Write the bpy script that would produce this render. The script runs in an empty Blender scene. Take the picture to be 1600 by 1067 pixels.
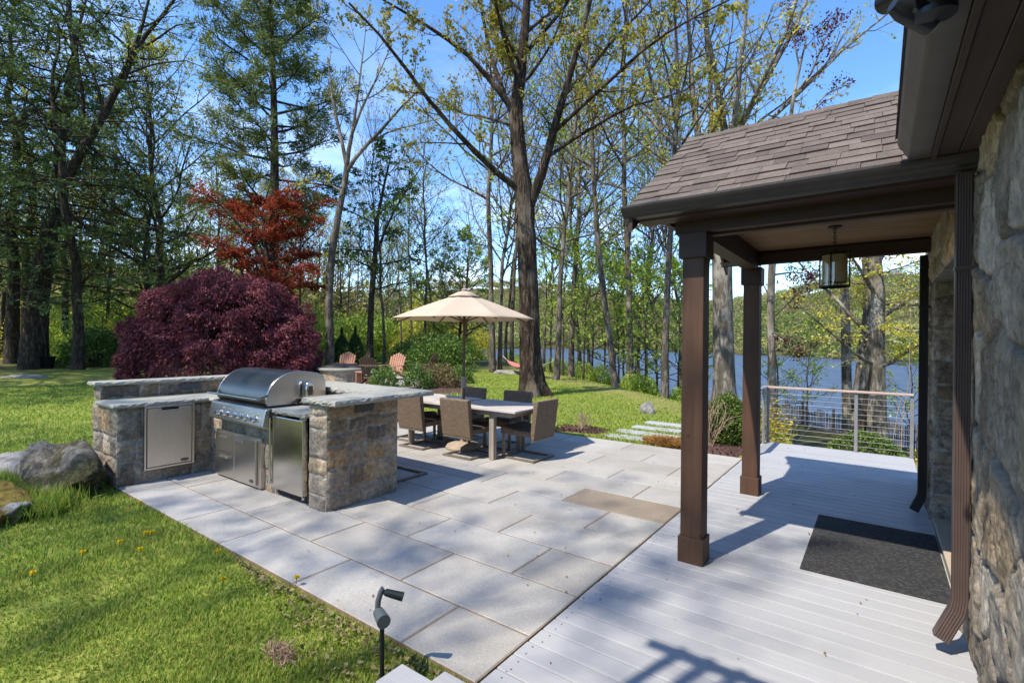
import bpy, math, random
import numpy as np
from mathutils import Vector, Matrix
R = math.radians
scene = bpy.context.scene
COL = scene.collection
rng = np.random.default_rng(7)
random.seed(7)

# ------------------------------------------------------------------ camera maths
CAM_H = 1.62
YAW, PIT, ROL, FPX = R(-36.3826), R(-0.1239), R(-0.4889), 778.8
def _axes():
    c, s = math.cos, math.sin
    f = np.array([s(YAW)*c(PIT), c(YAW)*c(PIT), s(PIT)])
    r0 = np.array([c(YAW), -s(YAW), 0.0]); d0 = np.cross(f, r0)
    return c(ROL)*r0+s(ROL)*d0, -s(ROL)*r0+c(ROL)*d0, f
AX_R, AX_D, AX_F = _axes()
def at(u, v, D):
    """world point seen at photo pixel (u, v), D metres in front of the camera"""
    p = (AX_R*(u-800)/FPX + AX_D*(v-533.5)/FPX + AX_F)*D
    return np.array([p[0], p[1], p[2]+CAM_H])
def xy(u, D):
    p = at(u, 533.5, D); return p[0], p[1]

cam_data = bpy.data.cameras.new('camera'); cam = bpy.data.objects.new('camera', cam_data)
COL.objects.link(cam); scene.camera = cam
cam_data.sensor_width = 36.0; cam_data.lens = FPX/1600*36
cam_data.clip_start = 0.05; cam_data.clip_end = 5000
m3 = Matrix((AX_R, -AX_D, -AX_F)).transposed()
cam.matrix_world = Matrix.Translation((0, 0, CAM_H)) @ m3.to_4x4()

# ------------------------------------------------------------------ objects
def tag(o, label=None, cat=None, group=None, kind=None):
    if label: o['label'] = label
    if cat: o['category'] = cat
    if group: o['group'] = group
    if kind: o['kind'] = kind
    return o
def thing(name, loc, label, cat, group=None, rz=0.0):
    o = bpy.data.objects.new(name, None); COL.objects.link(o)
    o.location = loc; o.rotation_euler = (0, 0, rz); o.empty_display_size = .1
    return tag(o, label, cat, group)
def root_loc(p):
    L = Vector((0, 0, 0))
    while p is not None:
        L += p.location; p = p.parent
    return L
def copy_tree(o, parent=None):
    c = o.copy(); COL.objects.link(c)
    if parent is not None: c.parent = parent
    for ch in list(o.children): copy_tree(ch, c)
    return c
def mesh_np(name, V, faces, mat, parent=None, smooth=False, col=None, local=False, attr=None):
    """faces: list of (n,k) index arrays"""
    V = np.asarray(V, dtype=np.float32)
    if parent is not None and not local:
        V = V-np.array(root_loc(parent), dtype=np.float32)
    me = bpy.data.meshes.new(name)
    me.vertices.add(len(V)); me.vertices.foreach_set('co', V.ravel())
    faces = [np.asarray(f, dtype=np.int32) for f in faces if len(f)]
    nl = sum(f.size for f in faces); nf = sum(len(f) for f in faces)
    me.loops.add(nl); me.loops.foreach_set('vertex_index', np.concatenate([f.ravel() for f in faces]))
    me.polygons.add(nf)
    st = []; o = 0
    for f in faces:
        st.append(o+np.arange(len(f), dtype=np.int32)*f.shape[1]); o += f.size
    me.polygons.foreach_set('loop_start', np.concatenate(st).astype(np.int32))
    me.update(calc_edges=True)
    if col is not None:
        a = me.color_attributes.new('Col', 'FLOAT_COLOR', 'POINT')
        c4 = np.ones((len(V), 4), np.float32); c4[:, :3] = col
        a.data.foreach_set('color', c4.ravel())
    if smooth: me.shade_smooth()
    me.materials.append(mat)
    ob = bpy.data.objects.new(name, me); COL.objects.link(ob)
    if parent is not None: ob.parent = parent
    return ob

class MB:
    def __init__(s): s.v = []; s.f = []
    def add(s, V, F):
        o = len(s.v)
        s.v += [tuple(map(float, p)) for p in V]; s.f += [tuple(i+o for i in f) for f in F]
        return s
    def box(s, lo, hi):
        (a, b, c), (d, e, g) = lo, hi
        return s.add([(a,b,c),(d,b,c),(d,e,c),(a,e,c),(a,b,g),(d,b,g),(d,e,g),(a,e,g)],
                     [(0,3,2,1),(4,5,6,7),(0,1,5,4),(1,2,6,5),(2,3,7,6),(3,0,4,7)])
    def obox(s, c, ax, ay, az):
        c, ax, ay, az = map(np.array, (c, ax, ay, az)); V = []
        for k in (-1, 1):
            for i, j in ((-1,-1),(1,-1),(1,1),(-1,1)): V.append(c+i*ax+j*ay+k*az)
        return s.add(V, [(0,3,2,1),(4,5,6,7),(0,1,5,4),(1,2,6,5),(2,3,7,6),(3,0,4,7)])
    def bar(s, p, q, w, h, up=(0,0,1)):
        p, q = np.array(p, float), np.array(q, float); t = q-p; L = np.linalg.norm(t); t /= L
        u = np.array(up, float)
        if abs(t@u) > .95: u = np.array((0., 1., 0.))
        x = np.cross(t, u); x /= np.linalg.norm(x); z = np.cross(x, t)
        return s.obox((p+q)/2, x*w/2, t*L/2, z*h/2)
    def tube(s, pts, rad, n=8, cap=True):
        P = np.array(pts, float); m = len(P)
        Rr = np.full(m, rad, float) if np.isscalar(rad) else np.array(rad, float)
        T = np.gradient(P, axis=0); T /= np.linalg.norm(T, axis=1)[:, None]+1e-9
        ref = np.array((0, 0, 1.)) if abs(T[0][2]) < .9 else np.array((1., 0, 0))
        V = []
        for i in range(m):
            x = np.cross(T[i], ref); x /= np.linalg.norm(x)+1e-9; y = np.cross(T[i], x)
            ref = np.cross(x, T[i])
            for k in range(n):
                a = 2*math.pi*k/n; V.append(P[i]+Rr[i]*(x*math.cos(a)+y*math.sin(a)))
        F = [(i*n+k, i*n+(k+1) % n, (i+1)*n+(k+1) % n, (i+1)*n+k) for i in range(m-1) for k in range(n)]
        if cap: F += [tuple(range(n-1, -1, -1)), tuple((m-1)*n+k for k in range(n))]
        return s.add(V, F)
    def cyl(s, p, q, r, n=16): return s.tube([p, q], r, n)
    def lathe(s, prof, c=(0,0,0), n=24):
        V = []; m = len(prof)
        for r, z in prof:
            for k in range(n):
                a = 2*math.pi*k/n; V.append((c[0]+r*math.cos(a), c[1]+r*math.sin(a), c[2]+z))
        F = [(i*n+k, i*n+(k+1) % n, (i+1)*n+(k+1) % n, (i+1)*n+k) for i in range(m-1) for k in range(n)]
        if prof[0][0] > 1e-5: F.append(tuple(range(n-1, -1, -1)))
        if prof[-1][0] > 1e-5: F.append(tuple((m-1)*n+k for k in range(n)))
        return s.add(V, F)
    def prism(s, poly, axis, a, b):
        """poly: 2D points; axis 'x': (y,z) / 'y': (x,z) / 'z': (x,y)"""
        def P(p, t):
            return {'x': (t, p[0], p[1]), 'y': (p[0], t, p[1]), 'z': (p[0], p[1], t)}[axis]
        n = len(poly); V = [P(p, a) for p in poly]+[P(p, b) for p in poly]
        F = [tuple(range(n-1, -1, -1)), tuple(range(n, 2*n))]+[(i, (i+1) % n, n+(i+1) % n, n+i) for i in range(n)]
        return s.add(V, F)
    def build(s, name, mat, parent=None, bevel=0, smooth=False, local=False, seg=2, ang=35):
        V = np.array(s.v, float)
        if parent is not None and not local: V = V-np.array(root_loc(parent))
        me = bpy.data.meshes.new(name); me.from_pydata([tuple(p) for p in V], [], s.f); me.update()
        import bmesh
        bm = bmesh.new(); bm.from_mesh(me); bmesh.ops.recalc_face_normals(bm, faces=bm.faces); bm.to_mesh(me); bm.free()
        if smooth:
            me.shade_smooth(); me.set_sharp_from_angle(angle=R(ang))
        me.materials.append(mat)
        o = bpy.data.objects.new(name, me); COL.objects.link(o)
        if parent is not None: o.parent = parent
        if bevel:
            b = o.modifiers.new('bevel', 'BEVEL'); b.width = bevel; b.segments = seg
            b.limit_method = 'ANGLE'; b.angle_limit = R(40)
        return o

# ------------------------------------------------------------------ numpy noise
def _h(ix, iy, seed):
    n = (ix.astype(np.int64)*374761393+iy.astype(np.int64)*668265263+seed*1274126177) & 0x7fffffff
    n = (n ^ (n >> 13))*1274126177 & 0x7fffffff
    return ((n ^ (n >> 16)) & 0xffff)/65535.0
def vnoise(x, y, seed=0):
    ix, iy = np.floor(x), np.floor(y); fx, fy = x-ix, y-iy
    fx, fy = fx*fx*(3-2*fx), fy*fy*(3-2*fy)
    a, b, c, d = _h(ix, iy, seed), _h(ix+1, iy, seed), _h(ix, iy+1, seed), _h(ix+1, iy+1, seed)
    return (a*(1-fx)+b*fx)*(1-fy)+(c*(1-fx)+d*fx)*fy
def fbm(x, y, seed=0, oc=4):
    t = 0; a = .5
    for i in range(oc):
        t = t+a*vnoise(x*2**i+17.3*i, y*2**i-9.1*i, seed+i); a *= .5
    return t/(1-.5**oc)
def sst(a, b, x):
    t = np.clip((x-a)/(b-a), 0, 1); return t*t*(3-2*t)

# ------------------------------------------------------------------ materials
class Mat:
    def __init__(s, name, rough=.8, metal=0.0, spec=.3):
        s.m = bpy.data.materials.new(name); s.m.use_nodes = True
        s.t = s.m.node_tree; s.n = s.t.nodes; s.b = s.n['Principled BSDF']; s.out = s.n['Material Output']
        s.b.inputs['Roughness'].default_value = rough; s.b.inputs['Metallic'].default_value = metal
        s.b.inputs['Specular IOR Level'].default_value = spec
    def l(s, a, b): s.t.links.new(a, b); return s
    def coord(s, scale=(1,1,1), kind='Object'):
        tc = s.n.new('ShaderNodeTexCoord'); mp = s.n.new('ShaderNodeMapping'); mp.inputs['Scale'].default_value = scale
        s.l(tc.outputs[kind], mp.inputs['Vector']); return mp.outputs[0]
    def noise(s, vec, scale, detail=4, rough=.55, dist=0):
        n = s.n.new('ShaderNodeTexNoise'); n.inputs['Scale'].default_value = scale
        n.inputs['Detail'].default_value = detail; n.inputs['Roughness'].default_value = rough
        n.inputs['Distortion'].default_value = dist
        if vec is not None: s.l(vec, n.inputs['Vector'])
        return n.outputs['Fac']
    def vor(s, vec, scale, feat='F1', out='Distance'):
        n = s.n.new('ShaderNodeTexVoronoi'); n.feature = feat; n.inputs['Scale'].default_value = scale
        s.l(vec, n.inputs['Vector']); return n.outputs[out]
    def ramp(s, fac, stops):
        r = s.n.new('ShaderNodeValToRGB'); e = r.color_ramp.elements
        while len(e) < len(stops): e.new(.5)
        for q, (p, c) in zip(e, stops):
            q.position = p; q.color = (c, c, c, 1) if np.isscalar(c) else (*c, 1)
        s.l(fac, r.inputs[0]); return r.outputs[0]
    def mix(s, fac, a, b, mode='MIX'):
        x = s.n.new('ShaderNodeMix'); x.data_type = 'RGBA'; x.blend_type = mode
        for sock, v in ((x.inputs[0], fac), (x.inputs[6], a), (x.inputs[7], b)):
            if isinstance(v, (int, float)): sock.default_value = v if sock == x.inputs[0] else (v, v, v, 1)
            elif isinstance(v, tuple): sock.default_value = (*v, 1)
            else: s.l(v, sock)
        return x.outputs[2]
    def math(s, op, a, b=0.0):
        x = s.n.new('ShaderNodeMath'); x.operation = op
        for sock, v in zip(x.inputs, (a, b)):
            if isinstance(v, (int, float)): sock.default_value = v
            else: s.l(v, sock)
        return x.outputs[0]
    def island(s): return s.n.new('ShaderNodeNewGeometry').outputs['Random Per Island']
    def objrand(s): return s.n.new('ShaderNodeObjectInfo').outputs['Random']
    def vcol(s):
        a = s.n.new('ShaderNodeVertexColor'); a.layer_name = 'Col'; return a.outputs[0]
    def color(s, c):
        if isinstance(c, tuple): s.b.inputs['Base Color'].default_value = (*c, 1)
        else: s.l(c, s.b.inputs['Base Color'])
        return s
    def rough(s, r): s.l(r, s.b.inputs['Roughness']); return s
    def bump(s, h, st=.3, dist=.01):
        n = s.n.new('ShaderNodeBump'); n.inputs['Strength'].default_value = st; n.inputs['Distance'].default_value = dist
        s.l(h, n.inputs['Height']); s.l(n.outputs[0], s.b.inputs['Normal']); return s
def simple(name, c, rough=.7, var=.15, sc=8, metal=0, spec=.3, bump=0, scale=(1,1,1)):
    m = Mat(name, rough, metal, spec); v = m.coord(scale); n = m.noise(v, sc, 5)
    m.color(m.ramp(n, [(.25, tuple(x*(1-var) for x in c)), (.75, tuple(min(1, x*(1+var)) for x in c))]))
    if bump: m.bump(n, bump, .004)
    return m.m
def leafmat(name, cols, trans=.35, rough=.55, objvar=True, k_=1.0):
    cols = [tuple(min(.9, q*k_) for q in c) for c in cols]
    """leaf colours differ from leaf to leaf"""
    m = Mat(name, rough, 0, .25)
    k = len(cols)
    c = m.ramp(m.island(), [(i/(k-1) if k > 1 else 0, q) for i, q in enumerate(cols)])
    if objvar:
        c = m.mix(1.0, c, m.ramp(m.objrand(), [(0, (.8, .82, .8)), (.5, (1, 1, 1)), (1, (1.15, 1.1, .95))]), 'MULTIPLY')
    m.color(c)
    t = m.n.new('ShaderNodeBsdfTranslucent'); m.l(c, t.inputs[0])
    x = m.n.new('ShaderNodeMixShader'); x.inputs[0].default_value = trans
    m.l(m.b.outputs[0], x.inputs[1]); m.l(t.outputs[0], x.inputs[2]); m.l(x.outputs[0], m.out.inputs['Surface'])
    return m.m
def barkmat(name, a, b, sc=9, lichen=None, st=.9):
    m = Mat(name, .9, 0, .15); v = m.coord((1, 1, .22)); n = m.noise(v, sc, 7, .7, .9)
    c = m.ramp(n, [(.34, tuple(q*.55 for q in a)), (.5, a), (.66, b)])
    v2 = m.coord((1, 1, .6)); n2 = m.noise(v2, 1.6, 4)
    if lichen: c = m.mix(m.ramp(n2, [(.52, 0), (.66, .8)]), c, lichen)
    m.color(c).bump(n, st, .05)
    return m.m
M = {}
# stone veneers take each stone's own colour from the mesh
def stone_m(name, sc, st, ck_=5, lo=.42, nl=.38, nh=1.55):
    m = Mat(name, .88, 0, .2); v = m.coord(); n = m.noise(v, sc, 9, .72); n2 = m.noise(v, sc*.22, 5, .65, 1.2)
    c = m.mix(1.0, m.vcol(), m.ramp(n, [(.32, (nl, nl*.96, nl*.9)), (.5, (.95, .95, .95)), (.68, (nh, nh*.97, nh*.92))]), 'MULTIPLY')
    c = m.mix(1.0, c, m.ramp(n2, [(.35, (.72, .7, .68)), (.6, (1.1, 1.1, 1.1))]), 'MULTIPLY')
    wv = m.n.new('ShaderNodeVectorMath'); wv.operation = 'ADD'; nz = m.n.new('ShaderNodeTexNoise'); nz.inputs['Scale'].default_value = 5; nz.inputs['Detail'].default_value = 5; m.l(v, nz.inputs['Vector']); m.l(v, wv.inputs[0]); m.l(nz.outputs['Color'], wv.inputs[1])
    ck = m.vor(wv.outputs[0], ck_, 'DISTANCE_TO_EDGE'); cr = m.ramp(ck, [(.0, lo), (.025, .5+lo*.5), (.06, 1)])
    c = m.mix(1.0, c, cr, 'MULTIPLY'); m.color(c).bump(m.math('ADD', n, m.math('MULTIPLY', ck, 1.5)), st, .02); return m.m
M['wall_stone'] = stone_m('wall_stone', 18, .8, 2.2, .6, .6, 1.35)
M['kitchen_stone'] = stone_m('kitchen_stone', 26, .7, 3, .75, .58, 1.38)
m = Mat('slab_stone', .75, 0, .25); v = m.coord(); n = m.noise(v, 5, 6); n2 = m.noise(v, 60, 3)
m.color(m.mix(.5, m.ramp(n, [(.3, (.275, .262, .218)), (.7, (.40, .38, .315))]), m.ramp(n2, [(.3, (.23, .222, .185)), (.7, (.425, .402, .335))]))).bump(n2, .25, .006)
M['slab'] = m.m
m = Mat('paver_granite', .8, 0, .25); v = m.coord(); n = m.noise(v, 170, 3, .7); n2 = m.noise(v, 1.5, 4, .6); n3 = m.noise(v, 14, 4)
c = m.ramp(n, [(.3, (.23, .22, .205)), (.5, (.385, .37, .345)), (.72, (.495, .475, .445))])
c = m.mix(1, c, m.ramp(m.island(), [(0, (.84, .845, .855)), (.3, (1, .995, .98)), (.55, (.93, .905, .87)), (.8, (1.02, 1.0, .97)), (1, (1.09, 1.085, 1.07))]), 'MULTIPLY')
c = m.mix(1, c, m.ramp(n2, [(.3, (.86, .84, .81)), (.6, (1.03, 1.03, 1.03))]), 'MULTIPLY')
c = m.mix(1, c, m.ramp(m.noise(v, 48, 3, .8), [(.3, (.88, .875, .87)), (.7, (1.10, 1.10, 1.09))]), 'MULTIPLY')
c = m.mix(m.ramp(n3, [(.56, 0), (.78, .42)]), c, (.29, .245, .19))
m.color(c).bump(n, .12, .003); M['paver'] = m.m
m = Mat('paver_brown', .8, 0, .25); v = m.coord(); n = m.noise(v, 150, 3, .7)
m.color(m.ramp(n, [(.3, (.16, .12, .085)), (.5, (.255, .205, .15)), (.72, (.34, .28, .21))])).bump(n, .12, .003); M['paver_brown'] = m.m
M['joint'] = simple('joint_sand', (.235, .165, .105), .95, .3, 30)
m = Mat('deck_board', .5, 0, .35); v = m.coord((.25, 9, 1)); n = m.noise(v, 6, 5); v2 = m.coord(); n2 = m.noise(v2, 2.2, 4); n3 = m.noise(v2, 90, 2)
c = m.ramp(n, [(.3, (.358, .352, .350)), (.7, (.398, .391, .386))])
c = m.mix(1, c, m.ramp(m.island(), [(0, (.95, .95, .96)), (1, (1.03, 1.03, 1.03))]), 'MULTIPLY')
c = m.mix(m.ramp(n2, [(.55, 0), (.8, .16)]), c, (.29, .28, .265))
c = m.mix(m.ramp(n3, [(.74, 0), (.8, .35)]), c, (.30, .28, .25))
n4 = m.noise(m.coord((1.2, 60, 1)), 3, 5, .7); c = m.mix(1, c, m.ramp(n4, [(.3, (.93, .93, .93)), (.7, (1.05, 1.05, 1.05))]), 'MULTIPLY'); n5 = m.noise(v2, .8, 5, .65); c = m.mix(m.ramp(n5, [(.5, 0), (.72, .22)]), c, (.30, .295, .29))
m.color(c).bump(n4, .25, .002).rough(m.ramp(n2, [(.3, .42), (.7, .6)])); M['deck'] = m.m
M['deck_under'] = simple('deck_gap_shade', (.03, .03, .035), .9)  # near-black block under the boards, painted as the shade in their gaps
def woodm(name, a, b, axis, rough=.55, sc=7):
    s = [22, 22, 22]; s['xyz'.index(axis)] = 1.2
    m = Mat(name, rough, 0, .3); v = m.coord(tuple(s)); n = m.noise(v, sc*.12, 6, .6, .5)
    v2 = m.coord(); k = m.vor(v2, 3.1); n2 = m.noise(v2, 3, 3)
    c = m.ramp(n, [(.3, a), (.7, b)])
    c = m.mix(m.ramp(k, [(.02, .7), (.06, 0)]), c, tuple(x*.35 for x in a))
    c = m.mix(1, c, m.ramp(n2, [(.3, (.85, .85, .85)), (.7, (1.12, 1.12, 1.12))]), 'MULTIPLY')
    m.color(c).bump(n, .25, .003); return m.m
M['post'] = woodm('stained_post', (.062, .031, .018), (.104, .053, .030), 'z')
M['beam'] = woodm('stained_beam', (.040, .021, .016), (.062, .034, .026), 'x')
M['beam_y'] = woodm('stained_beam_side', (.045, .024, .018), (.068, .037, .028), 'y')
M['ceiling'] = woodm('pine_ceiling', (.15, .078, .030), (.235, .135, .058), 'x')
M['soffit'] = woodm('soffit_board', (.050, .034, .027), (.085, .060, .048), 'y')
m = Mat('gutter_bronze', .42, .15, .4); v = m.coord(); n = m.noise(v, 7, 4)
m.color(m.ramp(n, [(.3, (.038, .031, .028)), (.7, (.058, .049, .044))])); M['gutter'] = m.m
m = Mat('gutter_taupe', .45, .1, .4); v = m.coord(); n = m.noise(v, 7, 4)
m.color(m.ramp(n, [(.3, (.085, .072, .062)), (.7, (.12, .105, .09))])); M['gutter_main'] = m.m
M['downspout'] = simple('downspout_brown', (.085, .056, .046), .45, .12, 9, 0, .4)
M['downspout_dark'] = simple('downspout_dark', (.022, .017, .017), .45, .12, 9, 0, .4)
m = Mat('shingle', .93, 0, .15); v = m.coord(); n = m.noise(v, 130, 2, .7); n2 = m.noise(v, 9, 4)
c = m.ramp(m.island(), [(0, (.105, .084, .070)), (.25, (.130, .104, .085)), (.5, (.145, .116, .095)), (.75, (.165, .134, .110)), (1, (.12, .095, .079))])
c = m.mix(1, c, m.ramp(n, [(.3, (.6, .6, .6)), (.7, (1.35, 1.33, 1.3))]), 'MULTIPLY')
c = m.mix(1, c, m.ramp(n2, [(.3, (.82, .82, .82)), (.7, (1.12, 1.12, 1.12))]), 'MULTIPLY')
m.color(c).bump(n, .35, .004); M['shingle'] = m.m
def steel(name, axis, a=.50, b=.64, rough=.28):
    s = [3, 3, 3]; s['xyz'.index(axis)] = 240
    m = Mat(name, rough, 1, .5); v = m.coord(tuple(s)); n = m.noise(v, 1, 4, .7); v2 = m.coord(); n2 = m.noise(v2, 3, 3)
    m.color(m.ramp(n, [(.3, (a, a*.92, a*.82)), (.7, (b, b*.93, b*.84))])).bump(n, .015, .001)
    m.rough(m.ramp(n2, [(.3, rough-.02), (.7, rough+.05)])); return m.m
M['steel_h'] = steel('brushed_steel_hood', 'y', .17, .23, .30)  # hood steel darkened: the reflection of dark trees is put into its colour
M['steel_x'] = steel('brushed_steel', 'x', .52, .66, .3); M['steel_y'] = steel('brushed_steel_panel', 'y', .55, .70, .34)
M['steel_z'] = steel('fridge_steel', 'z', .55, .68, .2)
M['chrome'] = simple('polished_metal', (.65, .63, .60), .15, .05, 5, 1)
M['dark_metal'] = simple('dark_metal', (.02, .02, .02), .5, .2, 6, .3)
M['black'] = simple('black_plastic', (.010, .010, .011), .6)
M['badge'] = simple('badge_metal', (.12, .11, .10), .35, .2, 20, .8)
M['outlet'] = simple('grey_outlet_cover', (.07, .075, .08), .5)
m = Mat('wicker', .65, 0, .3)
v = m.coord((1, 1, 1)); w = m.n.new('ShaderNodeTexWave'); w.bands_direction = 'Z'; w.inputs['Scale'].default_value = 26; w.inputs['Distortion'].default_value = .6; m.l(v, w.inputs[0])
w2 = m.n.new('ShaderNodeTexWave'); w2.bands_direction = 'DIAGONAL'; w2.inputs['Scale'].default_value = 34; m.l(v, w2.inputs[0])
n = m.noise(m.coord((18, 18, 60)), 1, 4)
h = m.math('MULTIPLY', w.outputs['Fac'], w2.outputs['Fac'])
c = m.ramp(h, [(.0, (.08, .054, .033)), (.35, (.25, .172, .11)), (1, (.38, .28, .19))])
m.color(m.mix(1, c, m.ramp(n, [(.3, (.7, .7, .7)), (.7, (1.25, 1.25, 1.2))]), 'MULTIPLY')).bump(h, .6, .006); M['wicker'] = m.m
M['cushion'] = simple('seat_weave_dark', (.085, .066, .052), .8, .25, 60, bump=.3)
M['chair_frame'] = simple('chair_frame_bronze', (.21, .175, .135), .45, .2, 12, .35)
M['table_top'] = woodm('weathered_teak', (.36, .315, .275), (.52, .47, .42), 'x', .75, 9)
M['table_frame'] = woodm('weathered_teak_frame', (.25, .21, .17), (.36, .31, .26), 'z', .75, 9)
m = Mat('parasol_cloth', .9, 0, .15); v = m.coord(); n = m.noise(v, 240, 2); n2 = m.noise(v, 3, 3)
c = m.mix(1, m.ramp(n, [(.3, (.60, .48, .355)), (.7, (.70, .57, .43))]), m.ramp(n2, [(.3, (.93, .93, .93)), (.7, (1.04, 1.04, 1.04))]), 'MULTIPLY'); m.color(c)
t = m.n.new('ShaderNodeBsdfTranslucent'); m.l(c, t.inputs[0]); x = m.n.new('ShaderNodeMixShader'); x.inputs[0].default_value = .3
m.l(m.b.outputs[0], x.inputs[1]); m.l(t.outputs[0], x.inputs[2]); m.l(x.outputs[0], m.out.inputs['Surface']); M['canopy'] = m.m
M['pole_wood'] = woodm('parasol_pole', (.10, .062, .034), (.16, .105, .06), 'z')
M['base_stone'] = simple('parasol_base', (.36, .28, .21), .8, .15, 14, bump=.2)
M['boulder'] = None
m = Mat('mossy_rock', .92, 0, .15); v = m.coord(); n = m.noise(v, 7, 8, .62); n2 = m.noise(v, 2.4, 6, .62, .5); n3 = m.noise(v, 55, 3)
c = m.ramp(n, [(.3, (.075, .066, .055)), (.5, (.18, .16, .135)), (.7, (.33, .30, .255))])
c = m.mix(m.ramp(n2, [(.46, 0), (.54, .85)]), c, m.ramp(n3, [(.3, (.035, .035, .012)), (.7, (.11, .095, .03))]))
n4 = m.noise(v, 18, 8, .7); c = m.mix(1, c, m.ramp(n4, [(.35, (.5, .5, .5)), (.65, (1.35, 1.35, 1.3))]), 'MULTIPLY'); m.color(c).bump(n4, 1, .05); M['boulder'] = m.m
m = Mat('plain_rock', .92, 0, .15); v = m.coord(); n = m.noise(v, 6, 8, .62)
m.color(m.ramp(n, [(.3, (.10, .095, .09)), (.5, (.24, .22, .20)), (.7, (.40, .37, .33))])).bump(n, .8, .04); M['rock'] = m.m
m = Mat('moss_rock', .95, 0, .1); v = m.coord(); n = m.noise(v, 9, 8, .65); n2 = m.noise(v, 4, 4)
m.color(m.mix(m.ramp(n2, [(.56, 0), (.64, 1)]), m.ramp(n, [(.3, (.05, .04, .012)), (.5, (.15, .115, .03)), (.7, (.25, .19, .05))]), (.30, .29, .28))).bump(n, 1, .04); M['moss'] = m.m
M['mulch'] = simple('bark_mulch', (.085, .045, .035), .95, .55, 38, bump=.9)
# ground: lawn, dry grass, leaf litter by what grows there
m = Mat('lawn_ground', .95, 0, .1); v = m.coord(); n = m.noise(v, 1.1, 5, .6); n2 = m.noise(v, 26, 4, .7); n3 = m.noise(v, .35, 4, .6)
sep = m.n.new('ShaderNodeSeparateColor'); m.l(m.vcol(), sep.inputs[0])
g = m.ramp(n2, [(.25, (.105, .14, .022)), (.55, (.225, .265, .042)), (.8, (.37, .36, .08))])
g = m.mix(m.ramp(n, [(.48, 0), (.68, .55)]), g, m.ramp(n2, [(.3, (.21, .17, .045)), (.7, (.36, .30, .10))]))
dry = m.ramp(n2, [(.25, (.16, .115, .05)), (.55, (.30, .235, .11)), (.8, (.42, .35, .19))])
lit = m.ramp(n2, [(.25, (.045, .035, .018)), (.55, (.11, .085, .04)), (.8, (.19, .15, .075))])
wood_g = m.mix(m.ramp(n3, [(.4, 0), (.6, .8)]), lit, m.ramp(n2, [(.3, (.04, .07, .015)), (.7, (.12, .16, .035))]))
df = m.math('MULTIPLY', sep.outputs[0], m.ramp(n3, [(.3, .35), (.55, 1)]))
c = m.mix(df, g, dry); c = m.mix(sep.outputs[1], c, wood_g)
c = m.mix(sep.outputs[2], c, m.ramp(n2, [(.3, (.06, .035, .026)), (.7, (.13, .075, .055))]))
m.color(c).bump(n2, .6, .03); M['ground'] = m.m
m = Mat('lake_water', .5, 0, .3); v = m.coord((1, 1, 1)); mp = m.coord((.28, .62, 1))
n = m.noise(mp, 1.2, 6, .65); n2 = m.noise(v, .05, 3)
c = m.ramp(n2, [(.35, (.030, .045, .068)), (.65, (.044, .062, .090))]); m.color(m.mix(m.ramp(n, [(.40, 0), (.66, .9)]), c, (.115, .145, .185)))  # ripple sheen painted as paler streaks in the water colour
gl = m.n.new('ShaderNodeBsdfGlossy'); gl.inputs['Roughness'].default_value = .10; gl.inputs[0].default_value = (.55, .60, .66, 1)
bp = m.n.new('ShaderNodeBump'); bp.inputs['Strength'].default_value = 1; bp.inputs['Distance'].default_value = .8; m.l(n, bp.inputs['Height']); m.l(bp.outputs[0], gl.inputs['Normal'])
x = m.n.new('ShaderNodeMixShader'); x.inputs[0].default_value = .33; m.l(m.b.outputs[0], x.inputs[1]); m.l(gl.outputs[0], x.inputs[2]); m.l(x.outputs[0], m.out.inputs['Surface'])
M['water'] = m.m
# foliage
M['grass'] = leafmat('grass_blade', [(.053, .09, .012), (.102, .145, .02), (.148, .185, .028), (.085, .125, .018), (.23, .205, .055)], .4, .6, False, k_=2.4)
M['leaf_maple'] = leafmat('maple_spring_leaf', [(.09, .12, .018), (.16, .17, .028), (.21, .18, .04), (.26, .20, .045), (.11, .125, .02)], .4, k_=1.6)
M['leaf_yel'] = leafmat('yellow_green_leaf', [(.16, .19, .022), (.27, .26, .035), (.34, .29, .05), (.20, .17, .035)], .4, k_=1.9)
M['leaf_green'] = leafmat('fresh_green_leaf', [(.055, .095, .014), (.10, .15, .022), (.16, .20, .030), (.22, .23, .045)], .4, k_=2.7)
M['leaf_pale'] = leafmat('pale_bud_leaf', [(.16, .17, .05), (.25, .24, .08), (.30, .25, .10), (.20, .14, .06)], .4, k_=1.8)
M['leaf_bud'] = leafmat('reddish_bud', [(.16, .09, .05), (.22, .15, .07), (.20, .17, .06), (.14, .10, .06)], .3, k_=1.3)
M['leaf_dark'] = leafmat('dark_green_leaf', [(.022, .040, .010), (.04, .068, .015), (.065, .10, .02)], .25, k_=2.7)
M['leaf_hem'] = leafmat('hemlock_needle', [(.014, .026, .010), (.024, .042, .014), (.04, .06, .02), (.07, .085, .022)], .2, k_=4.6)
M['leaf_pine'] = leafmat('pine_needle', [(.038, .060, .018), (.068, .095, .027), (.105, .13, .035), (.155, .155, .04)], .2, k_=2.1)
M['leaf_purple'] = leafmat('purple_maple_leaf', [(.034, .010, .013), (.060, .015, .019), (.095, .023, .028), (.15, .037, .046), (.045, .013, .016)], .3, k_=2.8)
M['leaf_red'] = leafmat('red_maple_leaf', [(.12, .016, .010), (.19, .028, .016), (.25, .050, .018), (.15, .014, .013), (.24, .085, .022)], .4, k_=1.5)
M['leaf_plum'] = leafmat('plum_leaf', [(.05, .012, .016), (.09, .022, .026), (.14, .035, .03)], .35)
M['leaf_box'] = leafmat('boxwood_leaf', [(.035, .065, .012), (.065, .11, .018), (.12, .17, .028), (.17, .21, .04)], .25, k_=1.4)
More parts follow.
